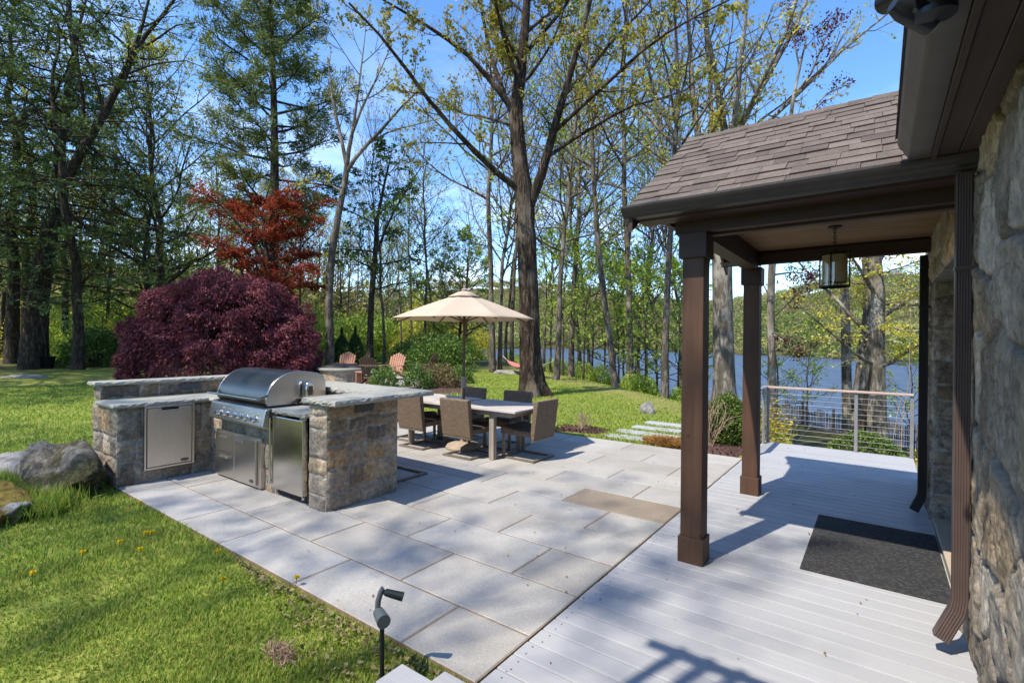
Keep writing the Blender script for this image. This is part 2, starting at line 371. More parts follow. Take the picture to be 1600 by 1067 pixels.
M['leaf_forsythia'] = leafmat('forsythia_flower', [(.45, .33, .02), (.60, .45, .03), (.25, .25, .03), (.16, .20, .03)], .35)
M['leaf_arb'] = leafmat('arborvitae_leaf', [(.012, .030, .010), (.025, .050, .014), (.045, .075, .02)], .2, k_=1.5)
M['leaf_straw'] = leafmat('dry_ornamental_grass', [(.30, .14, .035), (.42, .22, .06), (.50, .30, .10)], .3)
M['white_flower'] = leafmat('white_flower', [(.7, .7, .68), (.8, .8, .78)], .2)
M['dandelion'] = leafmat('dandelion_flower', [(.75, .52, .01), (.85, .62, .02)], .2)
M['bark_maple'] = barkmat('maple_bark', (.034, .023, .016), (.150, .108, .074), 14, (.175, .138, .10))
M['bark_grey'] = barkmat('grey_bark', (.095, .076, .058), (.27, .225, .175), 12, (.31, .265, .21))
M['bark_dark'] = barkmat('dark_bark', (.048, .036, .026), (.165, .128, .095), 10)
M['bark_brown'] = barkmat('brown_bark', (.065, .050, .037), (.20, .16, .12), 11)
M['bark_pale'] = barkmat('mottled_pale_bark', (.12, .10, .075), (.36, .31, .245), 7, (.42, .375, .31))
M['stem_tan'] = simple('tan_stem', (.36, .26, .17), .8, .2, 12)
M['core'] = simple('shrub_dark_core', (.018, .022, .010), .95, .3, 9)  # near-black solid filling the inside of the clipped shrubs
M['fence_wood'] = woodm('old_picket', (.10, .075, .055), (.20, .155, .12), 'z', .9)
M['rail_post'] = simple('weathered_steel_post', (.30, .29, .28), .5, .15, 9, .5)
M['rail_wood'] = simple('cedar_rail', (.46, .34, .27), .6, .15, 20)
M['cable'] = simple('steel_cable', (.42, .42, .42), .55, .05, 9, .2)
M['adir_red'] = woodm('cedar_slat', (.33, .155, .095), (.47, .24, .15), 'z', .7)
M['adir_dark'] = woodm('dark_cedar_slat', (.075, .045, .03), (.12, .075, .05), 'z', .8)  # much darker brown version of the cedar slats
M['cover'] = simple('black_cloth', (.010, .010, .012), .6, .3, 9)
M['firepit_stone'] = None
M['spot_grey'] = simple('grey_fixture', (.13, .15, .15), .5, .1, 9, .3)
M['spot_dark'] = simple('dark_fixture', (.020, .026, .027), .5, .1, 9, .3)
M['flood'] = simple('black_floodlight', (.012, .013, .017), .38, .1, 9, 0, .5)
M['lens'] = simple('frosted_lens', (.45, .45, .43), .25, .1, 30)
m = Mat('linen_shade', .9, 0, .1); m.color((.80, .66, .44)); t = m.n.new('ShaderNodeBsdfTranslucent'); t.inputs[0].default_value = (.8, .64, .40, 1); x = m.n.new('ShaderNodeMixShader'); x.inputs[0].default_value = .5; m.l(m.b.outputs[0], x.inputs[1]); m.l(t.outputs[0], x.inputs[2]); m.l(x.outputs[0], m.out.inputs['Surface']); M['shade'] = m.m
m = Mat('clear_glass', .03, 0, .5); m.b.inputs['Transmission Weight'].default_value = 1; m.b.inputs['IOR'].default_value = 1.15; m.b.inputs['Base Color'].default_value = (.94, .96, .95, 1); 
t = m.n.new('ShaderNodeBsdfTransparent'); t.inputs[0].default_value = (.95, .97, .96, 1); gl = m.n.new('ShaderNodeBsdfGlossy'); gl.inputs['Roughness'].default_value = .03
x = m.n.new('ShaderNodeMixShader'); x.inputs[0].default_value = .07; m.l(t.outputs[0], x.inputs[1]); m.l(gl.outputs[0], x.inputs[2]); m.l(x.outputs[0], m.out.inputs['Surface'])
M['glass'] = m.m
m = Mat('rubber_mat', .85, 0, .2); v = m.coord(); k = m.vor(m.coord((34, 60, 1)), 1, 'F1'); n = m.noise(v, 90, 3); n2 = m.noise(v, 2.5, 4)
c = m.mix(1, m.ramp(k, [(.15, (.070, .069, .068)), (.5, (.030, .030, .031))]), m.ramp(n, [(.3, (.6, .6, .6)), (.7, (1.4, 1.38, 1.35))]), 'MULTIPLY')
c = m.mix(m.ramp(n2, [(.5, 0), (.75, .5)]), c, (.065, .062, .058)); m.color(c).bump(k, 1, .006); M['mat'] = m.m
M['threshold'] = simple('tan_threshold', (.42, .345, .255), .7, .12, 9)
M['door_wood'] = woodm('dark_door', (.035, .022, .015), (.06, .04, .028), 'z')
m = Mat('window_glass', .05, 0, .6); m.color((.01, .012, .014)); M['pane'] = m.m
M['hammock'] = simple('hammock_red', (.45, .16, .14), .8, .2, 12); M['hammock_w'] = simple('hammock_white', (.6, .6, .62), .8, .1, 12)
M['step_stone'] = simple('bluestone_step', (.36, .37, .36), .8, .2, 8, bump=.3)
M['drystone'] = simple('shore_stone', (.36, .34, .31), .9, .3, 3, bump=.5)
# ------------------------------------------------------------------ terrain, one sheet
LAKE_Z = -4.0
SX, SY = .66, .7513
def wave(a): return 5*np.sin(a*.045)+3*np.sin(a*.11+1.3)
def terrain(x, y):
    s = SX*x+SY*y; tq = -SY*x+SX*y          # s: towards the lake, tq: along the shore
    z = -.03+.05*(fbm(x*.35, y*.35, 3)-.5)*sst(9, 14, np.hypot(x+3, y-5))
    z = z-2.5*sst(7.0, 14.5, s)-2.0*sst(19.8, 24.0, s)-1.2*sst(26, 40, s)
    near = sst(8.9, 9.7, y)*sst(-2.2, -1.2, x)*(1-sst(3, 7, s-6)); z = z-.55*near
    shore = 150+wave(tq)
    hill = np.maximum(np.clip(s-shore, 0, None), np.clip(tq-330+wave(s*2), 0, None)*sst(22, 34, s))
    far = 2.2*sst(0, 6, hill)+76*sst(0, 330, hill)*(.62+.6*fbm(x*.006+3, y*.006, 11))
    z = np.where(s > 22, z+far, z)
    # gently rising wooded ground to the left
    d = np.clip(-s+2, 0, None); dd = np.hypot(x, y)
    left = sst(60, 260, dd)*sst(-5, -60, s)*26
    z = z+left*(.6+.7*fbm(x*.01, y*.01, 5))
    return z
def gz(x, y): return float(terrain(np.array([x], float), np.array([y], float))[0])
def ground():
    na = 400; rr = np.concatenate([np.linspace(.3, 12, 60), 12*1.055**np.arange(1, 92)]); rr = rr[rr < 1500]
    aa = np.linspace(0, 2*math.pi, na, endpoint=False)
    A, Q = np.meshgrid(aa, rr); X = Q*np.sin(A); Y = Q*np.cos(A)
    Z = terrain(X, Y); n = len(rr)
    V = np.stack([X.ravel(), Y.ravel(), Z.ravel()], 1)
    V = np.vstack([V, [(0, 0, -.03)]])
    i, k = np.meshgrid(np.arange(n-1), np.arange(na), indexing='ij'); k2 = (k+1) % na
    F = np.stack([(i*na+k), (i+1)*na+k, (i+1)*na+k2, i*na+k2], -1).reshape(-1, 4)[:, ::-1]
    kk = np.arange(na); T = np.stack([np.full(na, n*na), (kk+1) % na, kk], 1)[:, ::-1]
    s = SX*X+SY*Y; D = np.hypot(X, Y)
    dry = sst(5.3, 7.2, s+1.3*(fbm(X*.5, Y*.5, 8)-.5))*(1-sst(9.5, 13, s))
    dry = np.maximum(dry, .45*sst(8, 20, D)*sst(.46, .6, fbm(X*.25, Y*.25, 21)))
    wood = np.clip(sst(10, 13, s)+sst(22.5, 26.5, D+2*(fbm(X*.3, Y*.3, 4)-.5))*(1-sst(-19, -16, X))*(1-sst(30, 36, -X))*sst(17, 20, Y)+sst(33, 37, D), 0, 1)
    mul = np.zeros_like(s)
    C = np.stack([dry.ravel(), wood.ravel(), mul.ravel()], 1); C = np.vstack([C, [(0, 0, 0)]])
    o = mesh_np('ground', V, [F, T], M['ground'], smooth=True, col=C); tag(o, kind='structure')
ground()
W = MB().box((-900, -200, LAKE_Z-.02), (900, 1300, LAKE_Z)); o = W.build('lake', M['water']); tag(o, kind='structure')
# cut the lake to its own basin is not needed: the banks rise above it

# ------------------------------------------------------------------ patio of granite pavers
rows = [1.80, 2.265, 2.80, 3.335, 3.86, 4.39, 4.915, 5.44, 5.96, 6.49, 7.02, 7.55]
pat, brown = MB(), MB()
def paver(mb, x0, x1, y0, y1):
    g = .0075; c = .004; z0 = -.05; z1 = random.uniform(-.0012, .0012)
    x0 += g; x1 -= g; y0 += g; y1 -= g
    V = [(x0,y0,z0),(x1,y0,z0),(x1,y1,z0),(x0,y1,z0),(x0,y0,z1-c),(x1,y0,z1-c),(x1,y1,z1-c),(x0,y1,z1-c),
         (x0+c,y0+c,z1),(x1-c,y0+c,z1),(x1-c,y1-c,z1),(x0+c,y1-c,z1)]
    F = [(8,9,10,11)]+[(i,(i+1)%4,4+(i+1)%4,4+i) for i in range(4)]+[(4+i,4+(i+1)%4,8+(i+1)%4,8+i) for i in range(4)]
    mb.add(V, F)
for r in range(len(rows)-1):
    xe = -1.525; left = -7.62 if rows[r] < 4 else (-8.4 if rows[r] < 6 else -6.9)
    x = -2.05 if r % 2 == 0 else -2.585
    xs = [xe]
    while x > left:
        xs.append(x+random.uniform(-.01, .01) if len(xs) > 3 else x)
        x -= random.choice([1.07, 1.07, .80, 1.30]) if (len(xs) > 3) else 1.07
    xs.append(left)
    for a, b in zip(xs[1:], xs[:-1]):
        if b-a < .12: continue
        paver(brown if (r == 5 and a < -2.5 < b) else pat, a, b, rows[r], rows[r+1])
o = pat.build('patio', M['paver']); tag(o, kind='structure')
o = brown.build('patio_brown_slab', M['paver_brown']); tag(o, kind='structure')
o = MB().box((-8.38, 1.803, -.06), (-1.527, 7.548, -.0045)).build('patio_joints', M['joint']); tag(o, kind='structure')

# ------------------------------------------------------------------ deck of painted boards
dk = MB(); y = -2.53
while y < 9.06:
    y1 = min(y+.1345, 9.075); dk.box((-1.517+random.uniform(0, .003), y, -.026), (.404, y1, random.uniform(-.0008, .0008))); y += .14
o = dk.build('deck', M['deck'], bevel=.006); tag(o, kind='structure')
MB_ = MB().box((-1.50, -2.5, -.16), (.39, 9.05, -.030)); MB_.box((-1.50, 8.95, -1.2), (.39, 9.05, -.163))
o = MB_.build('deck_shade_block', M['deck_under']); tag(o, kind='structure')
sc = MB(); y = -2.53
while y < 9.0:
    for x in (-1.455,):
        for q in (.035, .10):
            xx, yy = x+random.uniform(-.012, .012), y+q+random.uniform(-.006, .006)
            sc.add([(xx+.0045*math.cos(t), yy+.0045*math.sin(t), .0016) for t in np.linspace(0, 2*math.pi, 8, endpoint=False)], [tuple(range(8))])
    y += .14
tag(sc.build('deck_screws', M['badge']), kind='stuff', label='screw heads in the deck boards')
# grey stair at the near left corner of the deck
st = thing('deck_stair', (-1.05, 1.3, 0), 'pale grey painted board steps at the near left corner of the deck', 'stairs')
for k in range(2):
    t = MB(); y1 = 1.613-.236*k; z = .15*(k+1)
    x0 = -1.545-.012*k
    t.box((x0, y1-.135, z-.028), (-.85, y1, z)); t.box((x0, y1-.275, z-.028), (-.85, y1-.139, z))
    t.build('tread', M['deck'], st, bevel=.004)
    MB().box((x0+.02, y1-.05, z-.149), (-.87, y1-.025, z-.029)).build('riser', M['deck'], st)
MB().box((-1.52, .35, -.02), (-1.49, 1.3, .12)).build('stringer', M['deck'], st)

# ------------------------------------------------------------------ rough stone faces
def ashlar_cells(Wd, Hh, rg, hr=(.15, .30), wr=(.18, .48)):
    cells = []; y = 0
    while y < Hh-1e-6:
        h = rg.uniform(*hr)
        if Hh-y-h < hr[0]*.7: h = Hh-y
        x = 0
        while x < Wd-1e-6:
            w = rg.uniform(*wr)
            if Wd-x-w < wr[0]*.7: w = Wd-x
            if h > .24 and rg.random() < .4:
                q = y+h*rg.uniform(.4, .6); cells += [(x, x+w, y, q), (x, x+w, q, y+h)]
            elif w > .36 and rg.random() < .25:
                q = x+w*rg.uniform(.35, .65); cells += [(x, q, y, y+h), (q, x+w, y, y+h)]
            else: cells.append((x, x+w, y, y+h))
            x += w
        y += h
    return cells
PAL_K = np.array([(.19,.165,.14),(.23,.198,.165),(.275,.225,.17),(.205,.182,.158),(.29,.232,.168),(.25,.216,.18),(.175,.155,.135),(.30,.262,.218)])*np.array([1.32, 1.24, 1.10])
PAL_W = np.array([(.26,.235,.20),(.33,.30,.26),(.22,.195,.165),(.38,.35,.31),(.30,.255,.20),(.27,.25,.225),(.35,.29,.215),(.20,.175,.145)])*np.array([1.38, 1.30, 1.16])
def face_grid(o, u, v, n, Wd, Hh, res, style, seed, amp=.02, pal=PAL_K, mortar=(.40, .365, .315), rot=0):
    o, u, v, n = (np.array(q, float) for q in (o, u, v, n)); rg = np.random.default_rng(seed)
    nu, nv = max(2, int(Wd/res)+1), max(2, int(Hh/res)+1)
    U, Vv = np.meshgrid(np.linspace(0, Wd, nu), np.linspace(0, Hh, nv))
    wu = U+.028*(fbm(U*7, Vv*7, seed)-.5)*2; wv = Vv+.028*(fbm(U*7+40, Vv*7, seed+5)-.5)*2
    if style == 'ashlar':
        cells = ashlar_cells(Wd, Hh, rg); ed = np.full(U.shape, 1e3); cid = np.zeros(U.shape, int); best = np.full(U.shape, -1e3)
        for i, (a, b, c, d) in enumerate(cells):
            q = np.minimum(np.minimum(wu-a, b-wu), np.minimum(wv-c, d-wv)); m_ = q > best
            best = np.where(m_, q, best); cid = np.where(m_, i, cid)
        ed = np.clip(best, 0, None); nc = len(cells)
    else:
        nc = 0
        pts = []
        g = math.sqrt(.17)
        for iy in range(int(Hh/g)+3):
            for ix in range(int(Wd/g)+3):
                pts.append(((ix-1+rg.uniform(.08, .92))*g, (iy-1+rg.uniform(.08, .92))*g))
        pts = np.array(pts); nc = len(pts); st_ = rg.uniform(.75, 1.35, nc)
        f1 = np.full(U.shape, 1e9); f2 = f1.copy(); cid = np.zeros(U.shape, int)
        wu2 = U+.06*(fbm(U*5, Vv*5, seed)-.5)*2; wv2 = Vv+.06*(fbm(U*5+40, Vv*5, seed+5)-.5)*2
        for i, (a, b) in enumerate(pts):
            q = np.hypot((wu2-a)*st_[i]**.5, (wv2-b)*1.25)
            c_ = q < f1; f2 = np.where(c_, f1, np.minimum(f2, q)); f1 = np.where(c_, q, f1); cid = np.where(c_, i, cid)
        ed = (f2-f1)*.5
    jw = .014 if style == 'ashlar' else .024
    mk = sst(jw*.25, jw, ed)
    off = rg.uniform(.35, 1, nc)[cid]; tx = rg.uniform(-1, 1, nc)[cid]; ty = rg.uniform(-1, 1, nc)[cid]
    rgd = np.abs(fbm(U*9+cid*3.7, Vv*9-cid*1.9, seed+9, 5)-.5)*2
    fine = fbm(U*30, Vv*30, seed+13, 3)-.5
    dome = sst(0, .045 if style == 'ashlar' else .05, ed)
    if style == 'ashlar':
        h = mk*(amp*(.25+.45*off*dome)+amp*.55*(.5-rgd)*dome+amp*.3*fine)+amp*.15*(1-mk)*fine
        h = h+mk*amp*.5*(tx*(fbm(U*3, Vv*3, seed+2)-.5)+ty*(fbm(U*3+9, Vv*3, seed+3)-.5))
    else:
        # split-faced stones: tilted facets broken by sharp ridges, mortar set back
        cx, cy = pts[cid, 0], pts[cid, 1]; fac = tx*(U-cx)+ty*(Vv-cy)
        q1 = np.abs(fbm(U*4+cid*2.1, Vv*4+cid, seed+21, 2)-.5)*2; q2 = np.abs(fbm(U*11+cid, Vv*11, seed+22, 3)-.5)*2; st2 = np.round(fbm(U*3+cid*5, Vv*5-cid, seed+23, 3)*5)/5
        edge = sst(0, .022, ed-jw*.4)
        h = mk*amp*(.30+.25*off+edge*(.22+.35*np.clip(fac*4, -.8, .8)-.30*q1-.26*q2+.45*(st2-.5)))+mk*amp*.22*fine+amp*.12*(1-mk)*fine
    brd = np.minimum(np.minimum(U, Wd-U), np.minimum(Vv, Hh-Vv)); h = h*sst(0, .018, brd)
    P = o+U[..., None]*u+Vv[..., None]*v+np.maximum(h, -.002)[..., None]*n
    base = pal[rg.integers(0, len(pal), nc)][cid]*rg.uniform(.85, 1.15, nc)[cid][..., None]
    base = base*(1+.5*(fbm(U*14+cid, Vv*14, seed+31)-.5))[..., None]
    warm = (sst(.56, .72, fbm(U*2.3, Vv*2.3, seed+55))*.5*mk)[..., None]
    base = base*(1-warm)+base*np.array([1.35, 1.08, .72])*warm
    C = base*mk[..., None]+np.array(mortar)*(1-mk[..., None])
    i, k = np.meshgrid(np.arange(nv-1), np.arange(nu-1), indexing='ij')
    F = np.stack([i*nu+k, i*nu+k+1, (i+1)*nu+k+1, (i+1)*nu+k], -1).reshape(-1, 4)
    return P.reshape(-1, 3), F, C.reshape(-1, 3)
AX = {'+x': ((1,0,0),), '-x': ((-1,0,0),)}
def stone_block(name, lo, hi, faces, res, seed, parent, mat, style='ashlar', amp=.02, pal=PAL_K, mortar=(.40, .365, .315)):
    (x0,y0,z0), (x1,y1,z1) = lo, hi; Vs, Fs, Cs, n = [], [], [], 0
    for j, f in enumerate(faces):
        if f == '-y': a = ((x0,y0,z0),(1,0,0),(0,0,1),(0,-1,0),x1-x0,z1-z0)
        if f == '+y': a = ((x1,y1,z0),(-1,0,0),(0,0,1),(0,1,0),x1-x0,z1-z0)
        if f == '+x': a = ((x1,y0,z0),(0,1,0),(0,0,1),(1,0,0),y1-y0,z1-z0)
        if f == '-x': a = ((x0,y1,z0),(0,-1,0),(0,0,1),(-1,0,0),y1-y0,z1-z0)
        V, F, C = face_grid(*a, res, style, seed+j*17, amp, pal, mortar)
        Vs.append(V); Fs.append(F+n); Cs.append(C); n += len(V)
    b = .004; B = MB().box((x0+b,y0+b,z0), (x1-b,y1-b,z1-.001))
    Vs.append(np.array(B.v)); Fs.append(np.array(B.f)+n); Cs.append(np.tile(np.array([.2,.19,.17]), (8, 1)))
    return mesh_np(name, np.vstack(Vs), [np.vstack(Fs)], mat, parent, True, np.vstack(Cs))

# ------------------------------------------------------------------ the house
house = thing('stone_house', (.6, 3, 0), 'fieldstone house wall with brown eave, dark door recess and brown downspouts beside the deck', 'house')
XW = .405
stone_block('wall', (XW, 1.2, -.05), (1.0, 4.06, 2.62), ['-x', '+y'], .011, 101, house, M['wall_stone'], 'rubble', .036, PAL_W, (.21, .18, .145))  # mortar colour darkened to carry the shade of the recessed joints
stone_block('wall', (XW, -4, -.05), (1.0, 1.2, 2.62), ['-x'], .03, 131, house, M['wall_stone'], 'rubble', .05, PAL_W)
stone_block('wall', (XW, 5.99, -.05), (1.0, 7.6, 2.62), ['-x', '-y', '+y'], .014, 151, house, M['wall_stone'], 'ashlar', .03, PAL_W*.8)
stone_block('lintel', (XW-.02, 4.063, 2.18), (1.0, 5.987, 2.62), ['-x'], .02, 171, house, M['wall_stone'], 'ashlar', .03, PAL_W)
MB().box((XW+.002, 4.063, -.03), (.78, 5.987, .035)).build('threshold', M['threshold'], house, bevel=.006)
dr = MB(); dr.box((.66, 4.55, .04), (.70, 5.5, 2.1)); door = dr.build('door', M['door_wood'], house, bevel=.004)
pn = MB()
for y0 in (4.65, 5.06):
    pn.box((.652, y0, .2), (.659, y0+.36, .9)); pn.box((.652, y0, 1.0), (.659, y0+.36, 2.0))
pn.build('panel', M['door_wood'], door, bevel=.004)
h_ = MB(); h_.tube([(.655, 4.62, 1.0), (.60, 4.62, 1.0), (.60, 4.72, 1.0)], .011, 8); h_.build('handle', M['dark_metal'], door, smooth=True)
fr = MB(); fr.box((.62, 4.07, .037), (.72, 4.54, 2.178)); fr.box((.62, 5.51, .037), (.72, 5.98, 2.178)); fr.box((.62, 4.545, 2.105), (.72, 5.505, 2.178))
fr.build('door_frame', M['door_wood'], house, bevel=.004)
# eave of the main roof: soffit boards, strip, fascia, ogee gutter, roof slope
Y0, Y1 = -4.0, 3.40
for y0, y1 in ((Y0, Y1),):
    sf = MB()
    for a, b in ((.236, .318), (.321, .46)): MB().box((a, y0, 2.600), (b, y1, 2.622)).build('soffit_board', M['soffit'], house, bevel=.003)
    MB().box((.208, y0, 2.586), (.233, y1, 2.76)).build('fascia', M['soffit'], house, bevel=.003)
    pr_ = [(.205, 2.597), (.128, 2.597), (.116, 2.604), (.113, 2.618), (.100, 2.634), (.094, 2.652), (.080, 2.668), (.072, 2.690), (.070, 2.712), (.078, 2.716), (.080, 2.706), (.205, 2.70)]
    MB().prism(pr_, 'y', y0, y1).build('gutter', M['gutter_main'], house, smooth=True, ang=50)
    rf = MB()
    sl = .62
    for k in range(26):
        xa = .06+k*.12; za = 2.72+(xa-.06)*sl; y = y0-.1
        while y < y1-.02:
            w = min(random.uniform(.2, .36), y1-y)
            rf.add([(xa, y+.002, za), (xa+.16, y+.002, za+.16*sl-.004), (xa+.16, y+w-.002, za+.16*sl-.004), (xa, y+w-.002, za),
                    (xa, y+.002, za+.009), (xa+.16, y+.002, za+.16*sl+.003), (xa+.16, y+w-.002, za+.16*sl+.003), (xa, y+w-.002, za+.009)],
                   [(4,5,6,7), (0,4,7,3), (0,1,5,4), (3,7,6,2), (0,3,2,1)]); y += w
    rf.build('roof', M['shingle'], house)
MB().prism([(.24, 2.70), (.24, 2.80), (3.2, 4.62), (3.2, 2.70)], 'y', 3.42, 6.3).build('attic', M['soffit'], house)
def downspout(x0, x1, y, zt, zb, mat, kick):
    w = x1-x0; d = .062; mb = MB(); xm = (x0+x1)/2
    # ribbed rectangular pipe
    n = 6; prof = [(x0, y+d/2), (x1, y+d/2)]
    front = []
    for i in range(n):
        a = x1-(i+.12)*w/n; b = x1-(i+.88)*w/n; front += [(a, y-d/2), (a-.003, y-d/2-.0032), (b+.003, y-d/2-.0032), (b, y-d/2)]
    poly = prof[:1]+[(x1, y+d/2)]+[(x1, y-d/2)]+front+[(x0, y-d/2)]
    mb.prism(poly, 'z', zb, zt); ob = mb.build('downspout', mat, house)
    # kicked-out shoe: same section sheared sideways and down
    V = []; k2 = np.array(kick); n_ = len(poly)
    sec = [(0, 0, 0), tuple(k2*.12+np.array((0, 0, -.02))), tuple(k2)]
    for sx_, sy_, sz_ in sec: V += [(px+sx_, py+sy_, zb+sz_-(0 if sx_ == 0 else (px-x0)*.45)) for px, py in poly]
    F = [(j*n_+i, j*n_+(i+1) % n_, (j+1)*n_+(i+1) % n_, (j+1)*n_+i) for j in range(2) for i in range(n_)]+[tuple(range(2*n_, 3*n_))]
    MB().add(V, F).build('shoe', mat, ob)
    s2 = MB().box((x0-.004, y-d/2-.010, zt-.5), (x1+.02, y+d/2+.004, zt-.48)); s2.build('strap', mat, ob)
downspout(.314, .378, 3.462, 2.50, .30, M['downspout'], (-.075, -.02, -.20))
downspout(.305, .372, 6.14, 2.46, .22, M['downspout_dark'], (-.06, -.02, -.17))

# ------------------------------------------------------------------ entry porch
porch = thing('entry_porch', (-.5, 4.85, 0), 'brown timber entry porch with shingled gable roof and two posts on the grey deck', 'porch')
for y in (3.795, 5.85):
    p = MB().box((-1.178, y-.076, .185), (-1.024, y+.076, 2.25)).build('post', M['post'], porch, bevel=.005)
    pl = MB(); pl.box((-1.192, y-.090, .001), (-1.010, y+.090, .188)); pl.build('plinth', M['post'], p, bevel=.004)
    pc = MB(); pc.box((-1.200, y-.098, 2.235), (-1.002, y+.098, 2.415)); pc.build('cap', M['beam'], p, bevel=.004)
b = MB(); b.box((-1.235, 3.72, 2.418), (.402, 3.80, 2.70)); b.box((-1.19, 3.803, 2.40), (.402, 3.87, 2.56)); b.build('beam', M['beam'], porch, bevel=.004)
b = MB(); b.box((-1.235, 5.84, 2.455), (.402, 5.93, 2.70)); b.box((-1.19, 5.77, 2.44), (.402, 5.838, 2.56)); b.build('beam', M['beam'], porch, bevel=.004)
MB().box((-1.17, 3.873, 2.395), (-1.03, 5.767, 2.60)).build('side_beam', M['beam_y'], porch, bevel=.004)
c = MB(); y = 3.875
while y < 5.76:
    c.box((-1.028, y, 2.575), (.402, min(y+.113, 5.765), 2.595)); y += .116
c.build('ceiling', M['ceiling'], porch, bevel=.004)
ye, yr, ze, zr = 3.44, 4.90, 2.585, 3.565
def roof_side(sgn):
    mb = MB(); n = 13; yy0 = ye if sgn > 0 else 2*yr-ye
    L = math.hypot(yr-ye, zr-ze); dy, dz = sgn*(yr-ye)/L, (zr-ze)/L; ny, nz = -sgn*(zr-ze)/L, (yr-ye)/L
    ex = L/n
    for k in range(n):
        x = -1.50+random.uniform(-.006, .003)
        while x < .38:
            w = random.uniform(.11, .27); x2 = min(x+w, .40); t = .006+random.choice([0, 0, .004, .005])
            a0, a1 = k*ex, min((k+1)*ex+.06, L-.01)
            def Pt(xx, a, h): return (xx, yy0+dy*a+ny*h, ze+dz*a+nz*h)
            h0, h1 = .012, .002
            mb.add([Pt(x+.0015, a0, h0-.006), Pt(x2-.0015, a0, h0-.006), Pt(x2-.0015, a1, h1-.006), Pt(x+.0015, a1, h1-.006),
                    Pt(x+.0015, a0, h0+t), Pt(x2-.0015, a0, h0+t), Pt(x2-.0015, a1, h1+t), Pt(x+.0015, a1, h1+t)],
                   [(4,5,6,7),(0,1,5,4),(1,2,6,5),(3,0,4,7),(2,3,7,6),(0,3,2,1)]); x = x2
    return mb
rs = roof_side(1); r2 = roof_side(-1); rs.add(r2.v, r2.f); roof = rs.build('roof', M['shingle'], porch)
cp = MB(); x = -1.50
while x < .40:
    x2 = x+.16
    for sg in (1, -1):
        dy_, dz_ = -sg*.12*.83, -.12*.56
        cp.add([(x, yr, zr+.022), (x2+.03, yr, zr+.016), (x2+.03, yr+dy_, zr+dz_+.016), (x, yr+dy_, zr+dz_+.022),
                (x, yr, zr+.028), (x2+.03, yr, zr+.021), (x2+.03, yr+dy_, zr+dz_+.021), (x, yr+dy_, zr+dz_+.028)], [(4,5,6,7),(0,4,7,3),(3,7,6,2),(0,3,2,1)])
    x = x2
cp.build('ridge_cap', M['shingle'], roof)
g = MB(); g.prism([(ye+.07, ze-.03), (yr, zr-.035), (2*yr-ye-.07, ze-.03)], 'x', -1.40, -1.36); g.build('gable', M['beam_y'], porch)
MB().prism([(ye+.02, ze-.012), (yr, zr-.012), (2*yr-ye-.02, ze-.012), (2*yr-ye-.02, ze-.05), (yr, zr-.06), (ye+.02, ze-.05)], 'x', -1.488, .40).build('roof_deck', M['beam'], porch)
rk = MB()
for sg in (1, -1):
    a = (yr-sg*(yr-ye-.02)); rk.prism([(a, ze-.02), (yr, zr-.02), (yr, zr-.18), (a, ze-.16)], 'x', -1.492, -1.464)
rk.build('rake_board', M['beam_y'], porch)
MB().box((-1.46, 3.545, 2.505), (.402, 3.717, 2.522)).build('soffit', M['beam'], porch, bevel=.003); MB().box((-1.46, 5.933, 2.505), (.402, 6.16, 2.522)).build('soffit', M['beam'], porch, bevel=.003)
for sg, yy in ((1, 3.525), (-1, 2*yr-3.525)):
    pf = [(yy, 2.518), (yy-sg*.062, 2.518), (yy-sg*.074, 2.522), (yy-sg*.079, 2.535), (yy-sg*.098, 2.548), (yy-sg*.102, 2.560), (yy-sg*.118, 2.571), (yy-sg*.126, 2.588), (yy-sg*.126, 2.602), (yy-sg*.118, 2.604), (yy-sg*.114, 2.594), (yy, 2.588)]
    MB().prism(pf, 'x', -1.53, .404).build('gutter', M['gutter'], porch, smooth=True, ang=22)
    MB().box((-1.47, min(yy+sg*.003, yy+sg*.02), 2.512), (.402, max(yy+sg*.003, yy+sg*.02), 2.60)).build('fascia', M['beam'], porch)

# lantern under the porch ceiling
lc = (-.30, 4.85)
lan = thing('hanging_lantern', (lc[0], lc[1], 2.07), 'round glass lantern with linen shade and black frame hanging from the porch ceiling', 'lantern')
MB().lathe([(.086, 2.112), (.086, 2.338), (.083, 2.338), (.083, 2.112)], (*lc, 0), 32).build('shade', M['shade'], lan, smooth=True)
MB().lathe([(.104, 2.085), (.104, 2.345), (.101, 2.345), (.101, 2.085)], (*lc, 0), 40).build('glass', M['glass'], lan, smooth=True)
f = MB()
for z in (2.075, 2.345): f.lathe([(.108, z), (.108, z+.012), (.098, z+.012), (.098, z)], (*lc, 0), 36)
f.lathe([(.0, 2.385), (.02, 2.385), (.03, 2.375), (.098, 2.358), (.100, 2.352), (0, 2.352)], (*lc, 0), 32)
for a in (0, 90, 180, 270):
    x, y = lc[0]+.106*math.cos(R(a-100)), lc[1]+.106*math.sin(R(a-100)); f.box((x-.005, y-.005, 2.076), (x+.005, y+.005, 2.35))
f.build('frame', M['dark_metal'], lan, smooth=True)
ch = MB(); z = 2.39; k = 0
while z < 2.55:
    pts = [(lc[0]+(.009*math.cos(t) if k % 2 else 0), lc[1]+(0 if k % 2 else .009*math.cos(t)), z+.016+.018*math.sin(t)) for t in np.linspace(0, 2*math.pi, 11)]
    ch.tube(pts, .0032, 6); z += .026; k += 1
ch.lathe([(0, 2.574), (.05, 2.574), (.05, 2.564), (.015, 2.55), (0, 2.55)], (*lc, 0), 20)
ch.build('chain', M['dark_metal'], lan, smooth=True)

# door mat
mt = MB().box((-.447, 4.105, .002), (.392, 5.495, .012)); o = mt.build('door_mat', M['mat'], bevel=.004)
tag(o, 'large charcoal ribbed door mat lying on the deck by the door', 'door mat')

